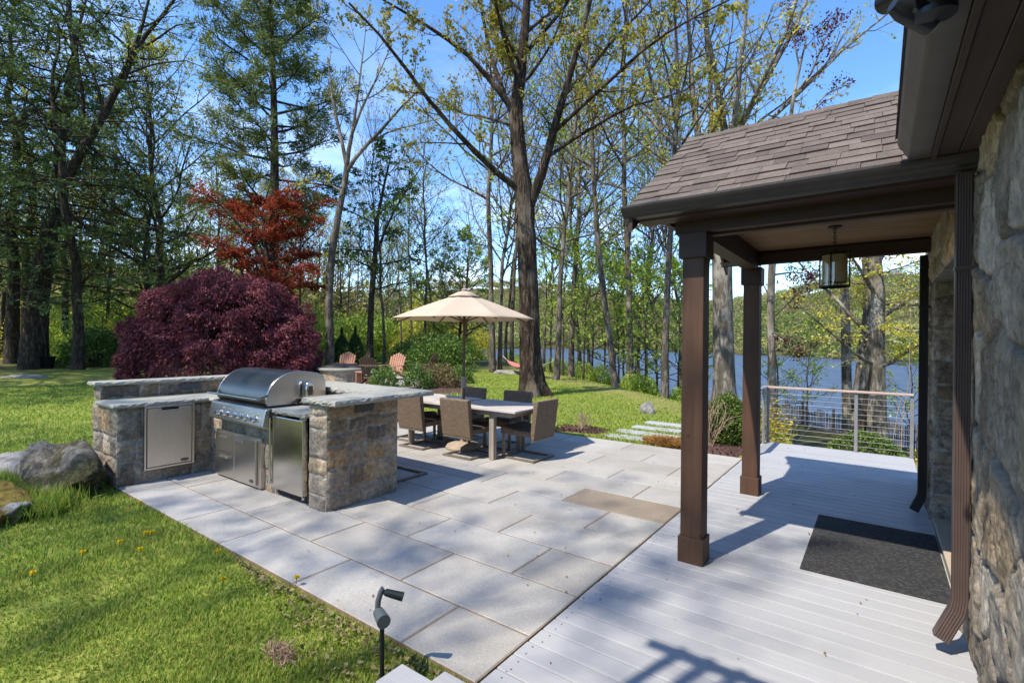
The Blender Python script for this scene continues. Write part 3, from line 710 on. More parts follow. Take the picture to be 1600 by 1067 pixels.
# twin floodlight under the gutter
fl = thing('floodlight', (.11, 1.9, 2.59), 'black twin headed floodlight fixed under the gutter of the house', 'floodlight')
MB().lathe([(.0, 2.592), (.05, 2.592), (.05, 2.575), (.0, 2.565)], (.125, 1.9, 0), 20).build('mount', M['flood'], fl, smooth=True)
def head(p, d, L=.15, r=.052):
    p, d = np.array(p), np.array(d, float); d /= np.linalg.norm(d)
    hm = MB().tube([p-d*.035, p, p+d*.03, p+d*L*.75, p+d*L], [.022, .034, r, r*1.05, r*1.08], 20); hd = hm.build('lamp_head', M['flood'], fl, smooth=True, ang=30)
    MB().tube([p+d*(L+.001), p+d*(L+.006), p+d*(L+.012)], [r*1.0, r*.9, r*.5], 20).build('lens', M['lens'], hd, smooth=True)
    return p-d*.03
q1 = head(at(1412, 14, 1.50), at(1462, 36, 1.50)-at(1412, 14, 1.50), .10, .036)
q2 = head(at(1420, -16, 1.6), at(1380, 6, 1.72)-at(1420, -16, 1.6), .11, .036)
ar = MB(); ar.tube([(.125, 1.9, 2.57), tuple((np.array((.125, 1.9, 2.57))+q1)/2), tuple(q1)], .011, 8); ar.tube([(.125, 1.9, 2.57), tuple(q2)], .011, 8)
ar.build('arm', M['flood'], fl, smooth=True)

# unseen rail and floor, added to throw the shadow on the near deck
bal = thing('shadow_balcony', (-1, -2, 0), 'unseen raised floor and guard rail added to cast the rail shadow on the deck', 'shadow_balcony')
zr_ = 4.6; off = zr_*.6745; rx, ry = -.97-.276*off, 2.607-.961*off
MB().box((rx-.02, ry-.03, zr_-.02), (rx+2.6, ry+.03, zr_+.02)).build('rail', M['post'], bal)
for k in range(12):
    MB().box((rx+.115+k*.145, ry-.025, zr_-1.05), (rx+.165+k*.145, ry+.025, zr_+(.06 if k < 3 else .0))).build('post', M['post'], bal)
MB().box((rx-.02, ry-2.2, zr_-1.1), (2.0, ry+.06, zr_-.95)).build('floor', M['deck'], bal)
for x in (rx, 1.9): MB().box((x, ry-2.0, 0), (x+.12, ry-1.88, zr_-1.1)).build('support', M['post'], bal)

# cable railing round the far end of the deck
rail = thing('cable_railing', (-.5, 9.03, 0), 'cable railing with grey posts and pale cedar rail at the far deck end', 'railing')
def rpost(x, y, z=.88): MB().box((x-.022, y-.022, .001), (x+.022, y+.022, z)).build('post', M['rail_post'], rail, bevel=.003)
for x, y in ((-1.487, 7.60), (-1.487, 8.86), (-1.455, 9.035), (-.27, 9.035), (.38, 9.035)): rpost(x, y)
MB().box((-1.52, 8.99, .882), (.40, 9.075, .912)).build('top_rail', M['rail_wood'], rail, bevel=.005)
MB().box((-1.525, 7.56, .882), (-1.445, 8.985, .912)).build('top_rail', M['rail_post'], rail, bevel=.005)
for k in range(10):
    z = .085+k*.079
    MB().tube([(-1.455, 9.035, z), (.38, 9.035, z)], .0019, 6).build('cable', M['cable'], rail)
    MB().tube([(-1.487, 7.60, z), (-1.487, 8.86, z)], .0019, 6).build('cable', M['cable'], rail)
# ------------------------------------------------------------------ outdoor kitchen
kit = thing('outdoor_kitchen', (-5.9, 2.9, 0), 'U-shaped stone outdoor kitchen with pale bluestone counters and raised bar on the patio', 'outdoor kitchen')
KS = M['kitchen_stone']
stone_block('stone_base', (-7.42, 1.80, -.03), (-6.60, 3.93, .845), ['-y', '+x', '-x'], .011, 11, kit, KS, amp=.024)
stone_block('bar_wall', (-7.42, 1.803, .895), (-7.20, 3.93, 1.052), ['-y', '+x', '-x'], .011, 23, kit, KS, amp=.016, pal=PAL_K*.8)
stone_block('stone_base', (-6.597, 2.74, -.03), (-5.10, 3.45, .665), ['-y'], .011, 37, kit, KS, amp=.022)
stone_block('pier', (-4.435, 2.725, -.03), (-4.15, 3.575, 1.0), ['-y', '+x', '-x', '+y'], .010, 53, kit, KS, amp=.026)
stone_block('back_wall', (-7.197, 3.455, -.03), (-4.44, 3.66, 1.0), ['+y', '-y'], .02, 71, kit, KS)
stone_block('stone_base', (-5.17, 2.735, -.03), (-5.065, 3.45, .83), ['-y', '+x'], .011, 83, kit, KS, amp=.018)
MB().box((-5.06, 2.84, .80), (-4.44, 3.45, .842)).build('cavity_top', M['black'], kit)
MB().box((-5.06, 3.40, -.02), (-4.44, 3.45, .80)).build('cavity_back', M['black'], kit)
def slab(poly, z0, z1, name, seed):
    """stone slab with rock-faced edges"""
    P = []; rg = np.random.default_rng(seed); n = len(poly)
    for i in range(n):
        a, b = np.array(poly[i]), np.array(poly[(i+1) % n]); L = np.linalg.norm(b-a); k = max(1, int(L/.035))
        for j in range(k): P.append(a+(b-a)*j/k)
    P = np.array(P); m_ = len(P); d = np.roll(P, -1, 0)-np.roll(P, 1, 0); d /= np.linalg.norm(d, axis=1)[:, None]
    nrm = np.stack([d[:, 1], -d[:, 0]], 1); V = []; lev = [(0, -.006), (.25, .002), (.55, .004), (.85, -.001), (1, -.008)]
    for t, o in lev:
        q = P+nrm*(o+rg.uniform(-.006, .006, m_))[:, None]
        V += [(x, y, z0+(z1-z0)*t+(rg.uniform(-.002, .002) if 0 < t < 1 else 0)) for x, y in q]
    F = [(j*m_+i, j*m_+(i+1) % m_, (j+1)*m_+(i+1) % m_, (j+1)*m_+i) for j in range(len(lev)-1) for i in range(m_)]
    F += [tuple(range(m_-1, -1, -1)), tuple((len(lev)-1)*m_+i for i in range(m_))]
    return MB().add(V, F).build(name, M['slab'], kit)
slab([(-7.20, 1.755), (-6.55, 1.755), (-6.55, 2.695), (-6.33, 2.695), (-6.33, 3.45), (-7.20, 3.45)], .848, .893, 'countertop', 1)
slab([(-5.05, 2.68), (-4.438, 2.68), (-4.438, 3.45), (-5.05, 3.45)], .848, .893, 'countertop', 2)
slab([(-7.47, 1.75), (-7.165, 1.75), (-7.165, 3.47), (-4.49, 3.47), (-4.49, 2.665), (-3.98, 2.665), (-3.98, 3.97), (-7.47, 3.97)], 1.055, 1.10, 'bar_top', 3) if False else None
slab([(-7.47, 1.75), (-7.165, 1.75), (-7.165, 3.95), (-7.47, 3.95)], 1.055, 1.098, 'bar_top', 3)
slab([(-7.16, 3.42), (-4.475, 3.42), (-4.475, 3.97), (-7.16, 3.97)], 1.003, 1.055, 'bar_top', 4)
slab([(-4.47, 2.665), (-3.93, 2.665), (-3.985, 3.95), (-4.47, 3.97)], 1.003, 1.056, 'bar_top', 5)
MB().box((-7.196, 2.62, .955), (-7.176, 2.86, 1.03)).build('outlet_cover', M['outlet'], kit, bevel=.004)
MB().box((-4.148, 3.02, .90), (-4.118, 3.24, .975)).build('outlet_cover', M['outlet'], kit, bevel=.004)
def badge(p, ax, ay, par):
    p, ax, ay = map(np.array, (p, ax, ay)); n = np.cross(ax, ay); V = []
    for d in (0, .003): V += [p+ax*.045*math.cos(t)+ay*.018*math.sin(t)+n*d for t in np.linspace(0, 2*math.pi, 20, endpoint=False)]
    F = [tuple(range(20, 40))]+[(i, (i+1) % 20, 20+(i+1) % 20, 20+i) for i in range(20)]
    b = MB().add(V, F).build('badge', M['badge'], par)
    V = []
    for d in (.0035, .005): V += [p+ax*.033*math.cos(t)+ay*.009*math.sin(t)+n*d for t in np.linspace(0, 2*math.pi, 16, endpoint=False)]
    return b
# tall door in the left wing, faces +x
X = -6.575
f = MB(); f.box((X, 2.035, .135), (X+.022, 2.055, .85)); f.box((X, 2.515, .135), (X+.022, 2.54, .85)); f.box((X, 2.056, .135), (X+.022, 2.514, .158)); f.box((X, 2.056, .827), (X+.022, 2.514, .85))
MB().box((-6.64, 2.04, .14), (X+.002, 2.535, .845)).build('door_box', M['black'], kit)
af = f.build('door_surround', M['steel_y'], kit, bevel=.003)
d = MB().box((X+.004, 2.062, .165), (X+.026, 2.508, .820)); ad = d.build('access_door', M['steel_y'], kit, bevel=.004)
MB().box((X+.026, 2.20, .796), (X+.032, 2.37, .819)).build('handle', M['dark_metal'], ad, bevel=.003)
badge((X+.0265, 2.435, .198), (0, 1, 0), (0, 0, 1), ad)
# drawers and door under the grill, face -y
Y = 2.70
MB().box((-6.32, Y-.012, .015), (-5.285, Y+.09, .548)).build('door_surround', M['steel_x'], kit, bevel=.004)
def front(x0, x1, z0, z1, hx0, hx1, nm):
    o = MB().box((x0, Y-.036, z0), (x1, Y-.0125, z1)).build(nm, M['steel_x'], kit, bevel=.005)
    h = MB(); ym = Y-.036
    pts = [(hx0, ym, z1-.03), (hx0, ym-.024, z1-.037), (hx0, ym-.026, z1-.055), (hx0, ym-.004, z1-.06)]
    n = len(pts); V = pts+[(hx1, b, c) for a, b, c in pts]; h.add(V, [(0,1,5,4),(1,2,6,5),(2,3,7,6),(3,0,4,7),(0,3,2,1),(4,5,6,7)])
    h.build('handle', M['steel_x'], o, bevel=.005); return o
front(-6.300, -5.835, .305, .525, -6.16, -5.98, 'drawer'); front(-6.300, -5.835, .04, .298, -6.16, -5.98, 'drawer')
o = front(-5.828, -5.36, .04, .525, -5.80, -5.60, 'access_door'); badge((-5.44, Y-.037, .08), (1, 0, 0), (0, 0, 1), o)

# ------------------------------------------------------------------ fridge in its bay
fg = thing('mini_fridge', (-4.75, 3.0, 0), 'under-counter fridge with a plain stainless steel door between grill and stone pier', 'fridge')
MB().box((-5.055, 2.75, .01), (-4.45, 3.39, .795)).build('cabinet', M['black'], fg)
d = MB().box((-5.045, 2.675, .085), (-4.47, 2.735, .825)).build('door', M['steel_z'], fg, bevel=.008)
h = MB(); h.cyl((-5.052, 2.66, .12), (-5.052, 2.66, .80), .010, 12); h.box((-5.056, 2.66, .15), (-5.048, 2.70, .165)); h.box((-5.056, 2.66, .75), (-5.048, 2.70, .765)); h.build('handle', M['chrome'], d, smooth=True)
hg = MB(); hg.cyl((-4.475, 2.665, .827), (-4.475, 2.665, .845), .014, 12); hg.box((-4.50, 2.665, .829), (-4.445, 2.70, .843)); hg.cyl((-4.475, 2.69, .06), (-4.475, 2.69, .083), .014, 12); hg.build('hinge', M['chrome'], fg, smooth=True)
MB().box((-5.02, 2.80, .012), (-4.5, 2.81, .08)).build('kick_grille', M['dark_metal'], fg)

# ------------------------------------------------------------------ gas grill
gr = thing('gas_grill', (-5.68, 3.0, .67), 'large stainless steel gas grill with curved hood and rotisserie motor set into the kitchen', 'grill')
x0, x1 = -6.30, -5.075
MB().box((x0+.01, 2.66, .672), (x1-.01, 3.38, .89)).build('firebox', M['steel_x'], gr, bevel=.004)
cp = MB().prism([(2.665, .69), (2.60, .700), (2.588, .712), (2.622, .868), (2.632, .885), (2.665, .892)], 'x', x0-.01, x1+.01)
ctrl = cp.build('control_panel', M['steel_x'], gr, bevel=.006)
nrm = np.array((0, -.977, .213)); upv = np.array((0, .213, .977))
def knob(x, z, r=.028):
    t = (z-.712)/(.868-.712); c = np.array((x, 2.588+.034*t, z)); mb = MB()
    mb.tube([c, c+nrm*.004], r*1.35, 20); mb.tube([c+nrm*.004, c+nrm*.032, c+nrm*.042], [r*.95, r*.85, r*.6], 18)
    mb.obox(c+nrm*.046, np.array((.006, 0, 0)), upv*r*.8, nrm*.008)
    mb.build('knob', M['chrome'], gr, smooth=True)
for k in range(5): knob(-6.05+k*.155, .772)
knob(-5.245, .772)
sm = MB()
for k in range(6): 
    x = -5.975+k*.155; t = .72; c = np.array((x, 2.588+.034*t, .826)); sm.tube([c, c+nrm*.008], .009, 10)
sm.build('igniter', M['chrome'], gr, smooth=True)
# hood: curved profile in (y, z)
prof = [(2.70, .905), (2.675, .935), (2.672, .965)]
for t in np.linspace(0, 1, 11):
    a = R(172-86*t); prof.append((3.03+.355*math.cos(a), .95+.312*math.sin(a)))
prof += [(3.16, 1.252), (3.27, 1.232), (3.345, 1.20), (3.37, 1.14), (3.375, 1.02), (3.375, .905)]
x1 = -5.15
hood = MB().prism(prof, 'x', x0+.03, x1-.03).build('hood', M['steel_h'], gr, bevel=.006, smooth=True, ang=28)
for xa in (x0+.012, x1-.03): MB().prism([(y, z-.002) for y, z in prof], 'x', xa, xa+.0175).build('hood_end', M['steel_y'], hood, bevel=.004)
MB().box((x0+.02, 2.665, .893), (x1-.02, 2.72, .903)).build('trim', M['dark_metal'], gr)
hh = MB(); hh.cyl((x0-.005, 2.585, .985), (x1+.005, 2.585, .985), .013, 14)
for xa in (x0+.004, x1-.004): hh.bar((xa, 2.585, .985), (xa, 2.69, 1.02), .012, .022)
hh.build('handle', M['chrome'], hood, smooth=True)
rm = MB(); q = [(.0, -.085), (.10, -.085), (.10, .05), (.085, .085), (.05, .10), (.02, .085), (0, .05)]
rm.prism([(3.06+a, 1.05+b*1.0) for a, b in q], 'x', x1+.012, x1+.105)
rt = rm.build('rotisserie_motor', M['chrome'], gr, bevel=.012, smooth=True)
MB().box((x1+.1055, 3.085, 1.0), (x1+.109, 3.135, 1.10)).build('vent', M['badge'], rt)
cb = MB(); cb.tube([(x1+.06, 3.10, .965), (x1+.05, 3.08, .91), (x1+.10, 3.02, .901), (x1+.22, 3.05, .901), (x1+.3, 3.2, .901), (x1+.2, 3.32, .901)], .008, 8); cb.tube([(x1+.005, 3.05, .95), (x1+.03, 3.0, .91), (x1+.06, 2.98, .90)], .012, 8)
cb.build('cord', M['black'], rt, smooth=True)

# ------------------------------------------------------------------ dining set
tb = thing('dining_table', (-5.01, 5.64, 0), 'long weathered teak dining table with the beige parasol standing through it', 'table')
tp = MB(); y = 5.195
for k in range(8):
    for a, b in ((-6.25, -5.06), (-4.96, -3.77)): tp.box((a, y+k*.1115, .672), (b, y+k*.1115+.108, .70))
tp.build('tabletop', M['table_top'], tb, bevel=.003)
ap = MB(); ap.box((-6.15, 5.27, .60), (-3.88, 5.30, .669)); ap.box((-6.15, 5.99, .60), (-3.88, 6.02, .669))
for x in (-6.15, -3.91): ap.box((x, 5.303, .60), (x+.03, 5.987, .669))
ap.box((-5.10, 5.303, .63), (-5.065, 5.987, .669)); ap.box((-4.955, 5.303, .63), (-4.92, 5.987, .669))
ap.build('apron', M['table_frame'], tb, bevel=.003)
for x in (-5.83, -4.22):
    for y in (5.305, 5.935): MB().box((x-.04, y-.034, .001), (x+.04, y+.034, .60)).build('leg', M['table_frame'], tb, bevel=.004)
    MB().box((x-.025, 5.342, .002), (x+.025, 5.898, .03)).build('foot_rail', M['table_frame'], tb, bevel=.003)
# chair, local: seat faces +y, origin at the base centre
def make_chair():
    c = thing('wicker_chair', (0, 0, 0), '', 'chair', 'wicker dining chairs at the teak table')
    b = MB(); w, l, t = .26, .27, .022
    b.box((-w, -l, 0), (w, -l+.045, t)); b.box((-w, l-.045, 0), (w, l, t)); b.box((-w, -l+.046, 0), (-w+.045, l-.046, t)); b.box((w-.045, -l+.046, 0), (w, l-.046, t))
    b.build('base_frame', M['chair_frame'], c, bevel=.003, local=True)
    for s in (-1, 1): MB().box((s*.235-.018, l-.045, t+.001), (s*.235+.018, l-.008, .375)).build('leg', M['chair_frame'], c, bevel=.003, local=True)
    s_ = MB(); prof = [(-.20, .33), (.285, .33), (.285, .425), (.25, .432), (.05, .405), (-.12, .395), (-.20, .40)]
    s_.prism(prof, 'x', -.26, .26); s_.build('seat', M['wicker'], c, bevel=.012, local=True)
    cu = MB(); cu.prism([(-.19, .402), (-.12, .398), (.05, .408), (.245, .435), (.24, .445), (.05, .42), (-.12, .412), (-.19, .415)], 'x', -.235, .235); cu.build('seat_pad', M['cushion'], c, bevel=.004, local=True)
    bk = MB(); bk.prism([(-.205, .295), (-.27, .295), (-.335, .80), (-.325, .815), (-.275, .815), (-.262, .80)], 'x', -.262, .262); bk.build('backrest', M['wicker'], c, bevel=.012, local=True)
    bt = MB(); bt.box((-.255, -.265, .270), (.255, -.21, .292)); bt.build('under_rail', M['chair_frame'], c, bevel=.003, local=True)
    return c
ch0 = make_chair()
CH = [(-4.67, 5.33, 0, 'brown wicker chair with its back to the camera, in front of the parasol pole'),
      (-5.62, 5.36, 0, 'brown wicker chair half hidden by the bar end of the stone kitchen'),
      (-3.93, 5.73, 90, 'brown wicker chair at the right hand end of the table'),
      (-5.55, 6.15, 180, 'shaded wicker chair on the lawn side of the table just right of the parasol pole'),
      (-4.62, 6.15, 180, 'shaded wicker chair on the lawn side in front of the thick maple trunk'),
      (-6.15, 5.64, -90, 'brown wicker chair at the far left end of the table')]
for i, (x, y, a, lab) in enumerate(CH):
    c = ch0 if i == 0 else copy_tree(ch0)
    c.location = (x, y, .002); c.rotation_euler.z = R(a); c['label'] = lab
ff = MB(); ff.box((-4.9, 3.75, .002), (-4.37, 3.795, .026)); ff.box((-4.9, 4.195, .002), (-4.37, 4.24, .026)); ff.box((-4.9, 3.796, .002), (-4.855, 4.194, .026)); ff.box((-4.415, 3.796, .002), (-4.37, 4.194, .026))
tag(ff.build('floor_frame', M['chair_frame'], bevel=.003), 'flat square metal floor frame on the pavers behind the stone pier', 'frame')
# parasol
um = thing('parasol', (-5.01, 5.59, 0), 'beige octagonal market parasol open over the dining table', 'parasol')
UX, UY = -5.01, 5.59
MB().lathe([(0, .002), (.26, .002), (.265, .03), (.24, .065), (.15, .095), (.05, .105), (.045, .16), (0, .16)], (UX, UY, 0), 32).build('base', M['base_stone'], um, smooth=True)
MB().cyl((UX, UY, .12), (UX, UY, 2.33), .021, 16).build('pole', M['pole_wood'], um, smooth=True)
ck = MB(); ck.lathe([(.022, .90), (.042, .92), (.044, 1.0), (.034, 1.05), (.022, 1.07)], (UX, UY, 0), 18); ck.bar((UX+.03, UY-.03, .98), (UX+.09, UY-.09, .98), .018, .018); ck.build('crank', M['base_stone'], um, smooth=True)
def canopy():
    n = 8; Vv = []; Ff = []; m_ = 9; sub = 8; rot = R(20)
    Rr = 1.09; z0, z1 = 1.925, 2.335
    prof = [i/m_ for i in range(m_+1)]
    for t in prof:
        for k in range(n*sub):
            a = rot+2*math.pi*k/(n*sub); ph = (k % sub)/sub
            flat = math.cos(math.pi/n)/math.cos((ph-.5)*2*math.pi/n)
            sag = math.sin(math.pi*ph)
            r = .14*(1-t)+Rr*t; r *= flat*(1-.03*sag*t)
            z = z1-.06-(z1-.06-z0)*(t**1.12)-.03*sag*t*(1.1-t)+.012*sag*(t > .99)
            Vv.append((UX+r*math.cos(a), UY+r*math.sin(a), z))
    N = n*sub
    Ff = [(i*N+k, i*N+(k+1) % N, (i+1)*N+(k+1) % N, (i+1)*N+k) for i in range(m_) for k in range(N)]
    return MB().add(Vv, Ff)
co = canopy().build('canopy', M['canopy'], um, smooth=True, ang=24)
sd = co.modifiers.new('thick', 'SOLIDIFY'); sd.thickness = .004
v_ = MB(); n = 48; Vv = []
for t, (r, z) in enumerate([(.02, 2.355), (.10, 2.335), (.26, 2.262)]):
    for k in range(n):
        a = R(20)+2*math.pi*k/n; ph = (k % 6)/6; fl_ = math.cos(math.pi/8)/math.cos((ph-.5)*2*math.pi/8)
        Vv.append((UX+r*fl_*math.cos(a), UY+r*fl_*math.sin(a), z))
v_.add(Vv, [(i*n+k, i*n+(k+1) % n, (i+1)*n+(k+1) % n, (i+1)*n+k) for i in range(2) for k in range(n)])
vo = v_.build('vent', M['canopy'], co, smooth=True); sd = vo.modifiers.new('thick', 'SOLIDIFY'); sd.thickness = .003
MB().lathe([(.0, 2.345), (.045, 2.35), (.05, 2.37), (.03, 2.39), (.012, 2.40), (.022, 2.415), (.016, 2.435), (0, 2.44)], (UX, UY, 0), 20).build('finial', M['base_stone'], um, smooth=True)
for k in range(8):
    a = R(20)+2*math.pi*k/8; c_, s_ = math.cos(a), math.sin(a)
    rb = MB().bar((UX+.03*c_, UY+.03*s_, 2.285), (UX+1.07*c_, UY+1.07*s_, 1.908), .014, .018).build('rib', M['pole_wood'], um)
    MB().bar((UX+.03*c_, UY+.03*s_, 1.90), (UX+.56*c_, UY+.56*s_, 2.085), .012, .016).build('strut', M['pole_wood'], rb)
MB().lathe([(.022, 1.86), (.04, 1.87), (.04, 1.93), (.022, 1.94)], (UX, UY, 0), 16).build('hub', M['pole_wood'], um, smooth=True)

# ------------------------------------------------------------------ garden spotlight on a stake
sp = thing('garden_spotlight', (-1.93, 1.60, -.03), 'grey twin-headed spotlight on a short dark stake at the lawn corner by the steps', 'spotlight')
SD = 2.40
A = lambda u, v: at(u, v, SD)
top = A(597, 922); bot = A(597, 1062)
MB().tube([(bot[0], bot[1], -.10), tuple(A(597, 980)), tuple(A(594, 950))], .011, 12).build('stake', M['spot_dark'], sp, smooth=True)
MB().tube([tuple(A(590, 952)), tuple(A(591, 938)), tuple(A(595, 925)), tuple(A(598, 919)), tuple(A(600, 921))], [.013, .014, .014, .013, .006], 12).build('neck', M['spot_grey'], sp, smooth=True)
d = A(627, 934)-A(600, 927)
h1 = MB().tube([A(599, 925), A(603, 925), A(603, 925)+d*.35, A(603, 925)+d], [.008, .017, .0185, .021], 16).build('lamp_head', M['spot_dark'], sp, smooth=True)
d2 = at(603, 975, SD-.12)-A(591, 953)
h2 = MB().tube([A(591, 952), A(591, 955), A(591, 955)+d2*.4, A(591, 955)+d2*.75], [.014, .025, .029, .032], 18).build('lamp_head', M['spot_grey'], sp, smooth=True)
# ------------------------------------------------------------------ tree growing
def unit(a): return a/(np.linalg.norm(a, axis=-1, keepdims=True)+1e-9)
def tubes(P, Rd, k):
    """P (N,m,3) polylines, Rd (N,m) radii -> quads"""
    N, m, _ = P.shape
    T = np.gradient(P, axis=1); T = unit(T)
    ref = np.where(np.abs(T[:, :1, 2:3]) < .8, np.array([0, 0, 1.]), np.array([1., 0, 0])); ref = np.broadcast_to(ref, T.shape)
    X = unit(np.cross(T, ref)); Yv = np.cross(T, X)
    a = 2*math.pi*np.arange(k)/k
    V = P[:, :, None]+Rd[:, :, None, None]*(X[:, :, None]*np.cos(a)[:, None]+Yv[:, :, None]*np.sin(a)[:, None])
    b = (np.arange(N)*m*k)[:, None, None]; i = np.arange(m-1)[None, :, None]; q = np.arange(k)[None, None, :]
    q2 = (q+1) % k
    F = np.stack(np.broadcast_arrays(b+i*k+q, b+i*k+q2, b+(i+1)*k+q2, b+(i+1)*k+q), -1).reshape(-1, 4)
    return V.reshape(-1, 3), F
def grow(S, D, L, m, rg, wig, up, gnarl=0):
    """polylines from starts S in directions D"""
    N = len(S); P = np.zeros((N, m, 3)); P[:, 0] = S; d = unit(D.copy())
    for j in range(1, m):
        P[:, j] = P[:, j-1]+d*(L/(m-1))[:, None]
        d = unit(d+rg.normal(0, wig, (N, 3))+np.array([0, 0, up]))
    return P
def children(P, L, nc, rg, tmin, ang, flat=1.0, upb=0.0, tpow=1.0):
    N, m, _ = P.shape
    t = tmin+(1-tmin)*((np.arange(nc)+rg.uniform(.1, .9, (N, nc)))/nc)**tpow
    f = t*(m-1); i = np.clip(f.astype(int), 0, m-2); fr = (f-i)[..., None]
    r = np.arange(N)[:, None]
    S = P[r, i]*(1-fr)+P[r, i+1]*fr; T = unit(P[r, i+1]-P[r, i])
    pv = rg.normal(0, 1, S.shape); pv[..., 2] *= flat
    pv = unit(pv-T*(pv*T).sum(-1, keepdims=True))
    # alternate sides so twigs spread
    a = np.radians(rg.normal(ang, 9, t.shape))[..., None]
    D = unit(T*np.cos(a)+pv*np.sin(a)+np.array([0, 0, upb]))
    Lp = np.broadcast_to(L[:, None], t.shape)
    return S.reshape(-1, 3), D.reshape(-1, 3), t.reshape(-1), Lp.reshape(-1), np.repeat(np.arange(N), nc)
def quads(C, size, asp, rg, axis=None, jit=.6, flat=0.0):
    N = len(C); a = rg.normal(0, 1, (N, 3))
    if axis is not None: a = axis+jit*a
    a = unit(a); n = rg.normal(0, 1, (N, 3)); n[:, 2] += flat*3
    b = unit(np.cross(n, a)); s = (size*rg.uniform(.45, 1.45, N))[:, None]
    V = np.stack([C-a*s*.5, C+b*s*asp*.5-a*s*.05, C+a*s*.5, C-b*s*asp*.5-a*s*.05], 1).reshape(-1, 3)
    return V, np.arange(4*N).reshape(N, 4)
def join(parts):
    Vs, Fs, n = [], [], 0
    for V, F in parts: Vs.append(V); Fs.append(F+n); n += len(V)
    return np.vstack(Vs), np.vstack(Fs)
def tree_geo(seed, H, r0, clear=.4, n1=24, l1=.34, el=(15, 60), n2=7, n3=5, nl=4, ls=.12, asp=.6, lean=(0, 0), wig=.10, up=.10,
             trunk=None, limbs=(), shape='round', flat=1.0, lflat=0.0, droop=None, l2=.42, l3=.5, axis=None, scat=.5, top=1.0, kt=10, leafp=1.0, ang2=48, r1=.32, tw=1.0, l1n=None, furrow=0):
    rg = np.random.default_rng(seed); m = 14
    if trunk is None:
        t = np.linspace(0, 1, m); w = np.cumsum(rg.normal(0, .010*H, (m, 2)), 0)*np.minimum(t*2, 1)[:, None]
        T = np.stack([lean[0]*H*t+w[:, 0], lean[1]*H*t+w[:, 1], H*t*top], 1); T[0, 2] = -.15
        rad = r0*(1-t)**.75*.92+r0*.03; rad[0] *= 1.3; rad[1] *= 1.05
    else:
        T, rad = trunk; T = np.array(T, float); rad = np.array(rad, float); H = T[-1, 2]
        # resample finely
        q = np.concatenate([[0], np.cumsum(np.linalg.norm(np.diff(T, axis=0), axis=1))]); s = np.linspace(0, q[-1], m*2)
        T = np.stack([np.interp(s, q, T[:, i]) for i in range(3)], 1); rad = np.interp(s, q, rad)
    if furrow:
        q = np.linspace(0, 1, 220)**1.1*(len(T)-1); i_ = np.clip(q.astype(int), 0, len(T)-2); Tf = T[i_]+(T[i_+1]-T[i_])*(q-i_)[:, None]; rf_ = np.interp(q, np.arange(len(T)), rad); kk = 72
        Vf, Ff = tubes(Tf[None], rf_[None], kk); cen = np.repeat(Tf, kk, 0); aa = np.tile(np.arange(kk)/kk*2*np.pi, 220); zz = cen[:, 2]
        rid = np.abs(fbm(np.cos(aa)*4.6+np.sin(aa)*1.3+9, np.sin(aa)*4.6+zz*.55, 77, 3)-.5)*2+.5*np.abs(fbm(np.cos(aa)*9, np.sin(aa)*9+zz*1.3, 78, 2)-.5)*2
        root = (1+.28*np.exp(-np.clip(zz, 0, None)*2.2)*np.sin(aa*5+1))[:, None]
        wood = [(cen+(Vf-cen)*root*(1+(rid-.72)*furrow/np.repeat(rf_, kk)*np.clip(np.repeat(rf_, kk)/.3, 0, 1))[:, None], Ff)]
    else: wood = [tubes(T[None], rad[None], kt)]
    mt = len(T)
    t = clear+(1-clear)*((np.arange(n1)+rg.uniform(0, 1, n1))/n1); f = t*(mt-1); i = np.clip(f.astype(int), 0, mt-2)
    S = T[i]+(T[i+1]-T[i])*(f-i)[:, None]; rr = rad[i]
    az = np.arange(n1)*2.4+rg.uniform(-.5, .5, n1)
    e = np.radians(el[0]+(el[1]-el[0])*(t-clear)/(1-clear)+rg.normal(0, 7, n1))
    D = np.stack([np.cos(e)*np.cos(az), np.cos(e)*np.sin(az), np.sin(e)], 1)
    x = (t-clear)/(1-clear)
    prof = {'round': np.sqrt(np.clip(1-(x*1.05-.35)**2/.55, .08, 1)), 'cone': 1.02-.9*x, 'vase': .55+.45*(1-x), 'layer': .55+.5*np.sin(np.pi*np.clip(x*.8+.2, 0, 1))}[shape]
    L = l1*H*prof*rg.uniform(.7, 1.15, n1)
    up1 = up if droop is None else droop
    P1 = grow(S, D, L, 8, rg, wig, up1); R1 = np.minimum(rr*.55, L*.018*(r1/.32))[:, None]*np.linspace(1, .22, 8)**.9
    for pts, ra, rb in limbs:
        pts = np.array(pts, float); q = np.concatenate([[0], np.cumsum(np.linalg.norm(np.diff(pts, axis=0), axis=1))]); s = np.linspace(0, q[-1], 8)
        P1 = np.concatenate([P1, np.stack([np.interp(s, q, pts[:, k]) for k in range(3)], 1)[None]])
        R1 = np.concatenate([R1, np.linspace(ra, rb, 8)[None]]); L = np.append(L, q[-1]*.75)
    wood.append(tubes(P1, R1, 7 if trunk is not None else 6))
    S2, D2, t2, Lp, par = children(P1, L, n2, rg, .18, ang2, flat, .12 if flat == 1 else 0)
    L2 = Lp*l2*(1.15-.65*t2)*rg.uniform(.6, 1.2, len(t2)); P2 = grow(S2, D2, L2, 5, rg, wig*1.3, up*.8 if droop is None else droop)
    rb = R1[par, np.clip((t2*7).astype(int), 0, 7)]*.6
    R2 = np.maximum(np.minimum(rb, L2*.02), .004*tw)[:, None]*np.linspace(1, .3, 5); wood.append(tubes(P2, R2, 4))
    S3, D3, t3, Lq, _ = children(P2, L2, n3, rg, .2, 42, flat, .1 if flat == 1 else 0)
    L3 = np.clip(Lq*l3*(1.2-.6*t3)*rg.uniform(.6, 1.3, len(t3)), .12, None); P3 = grow(S3, D3, L3, 3, rg, wig*1.4, up*.6 if droop is None else droop)
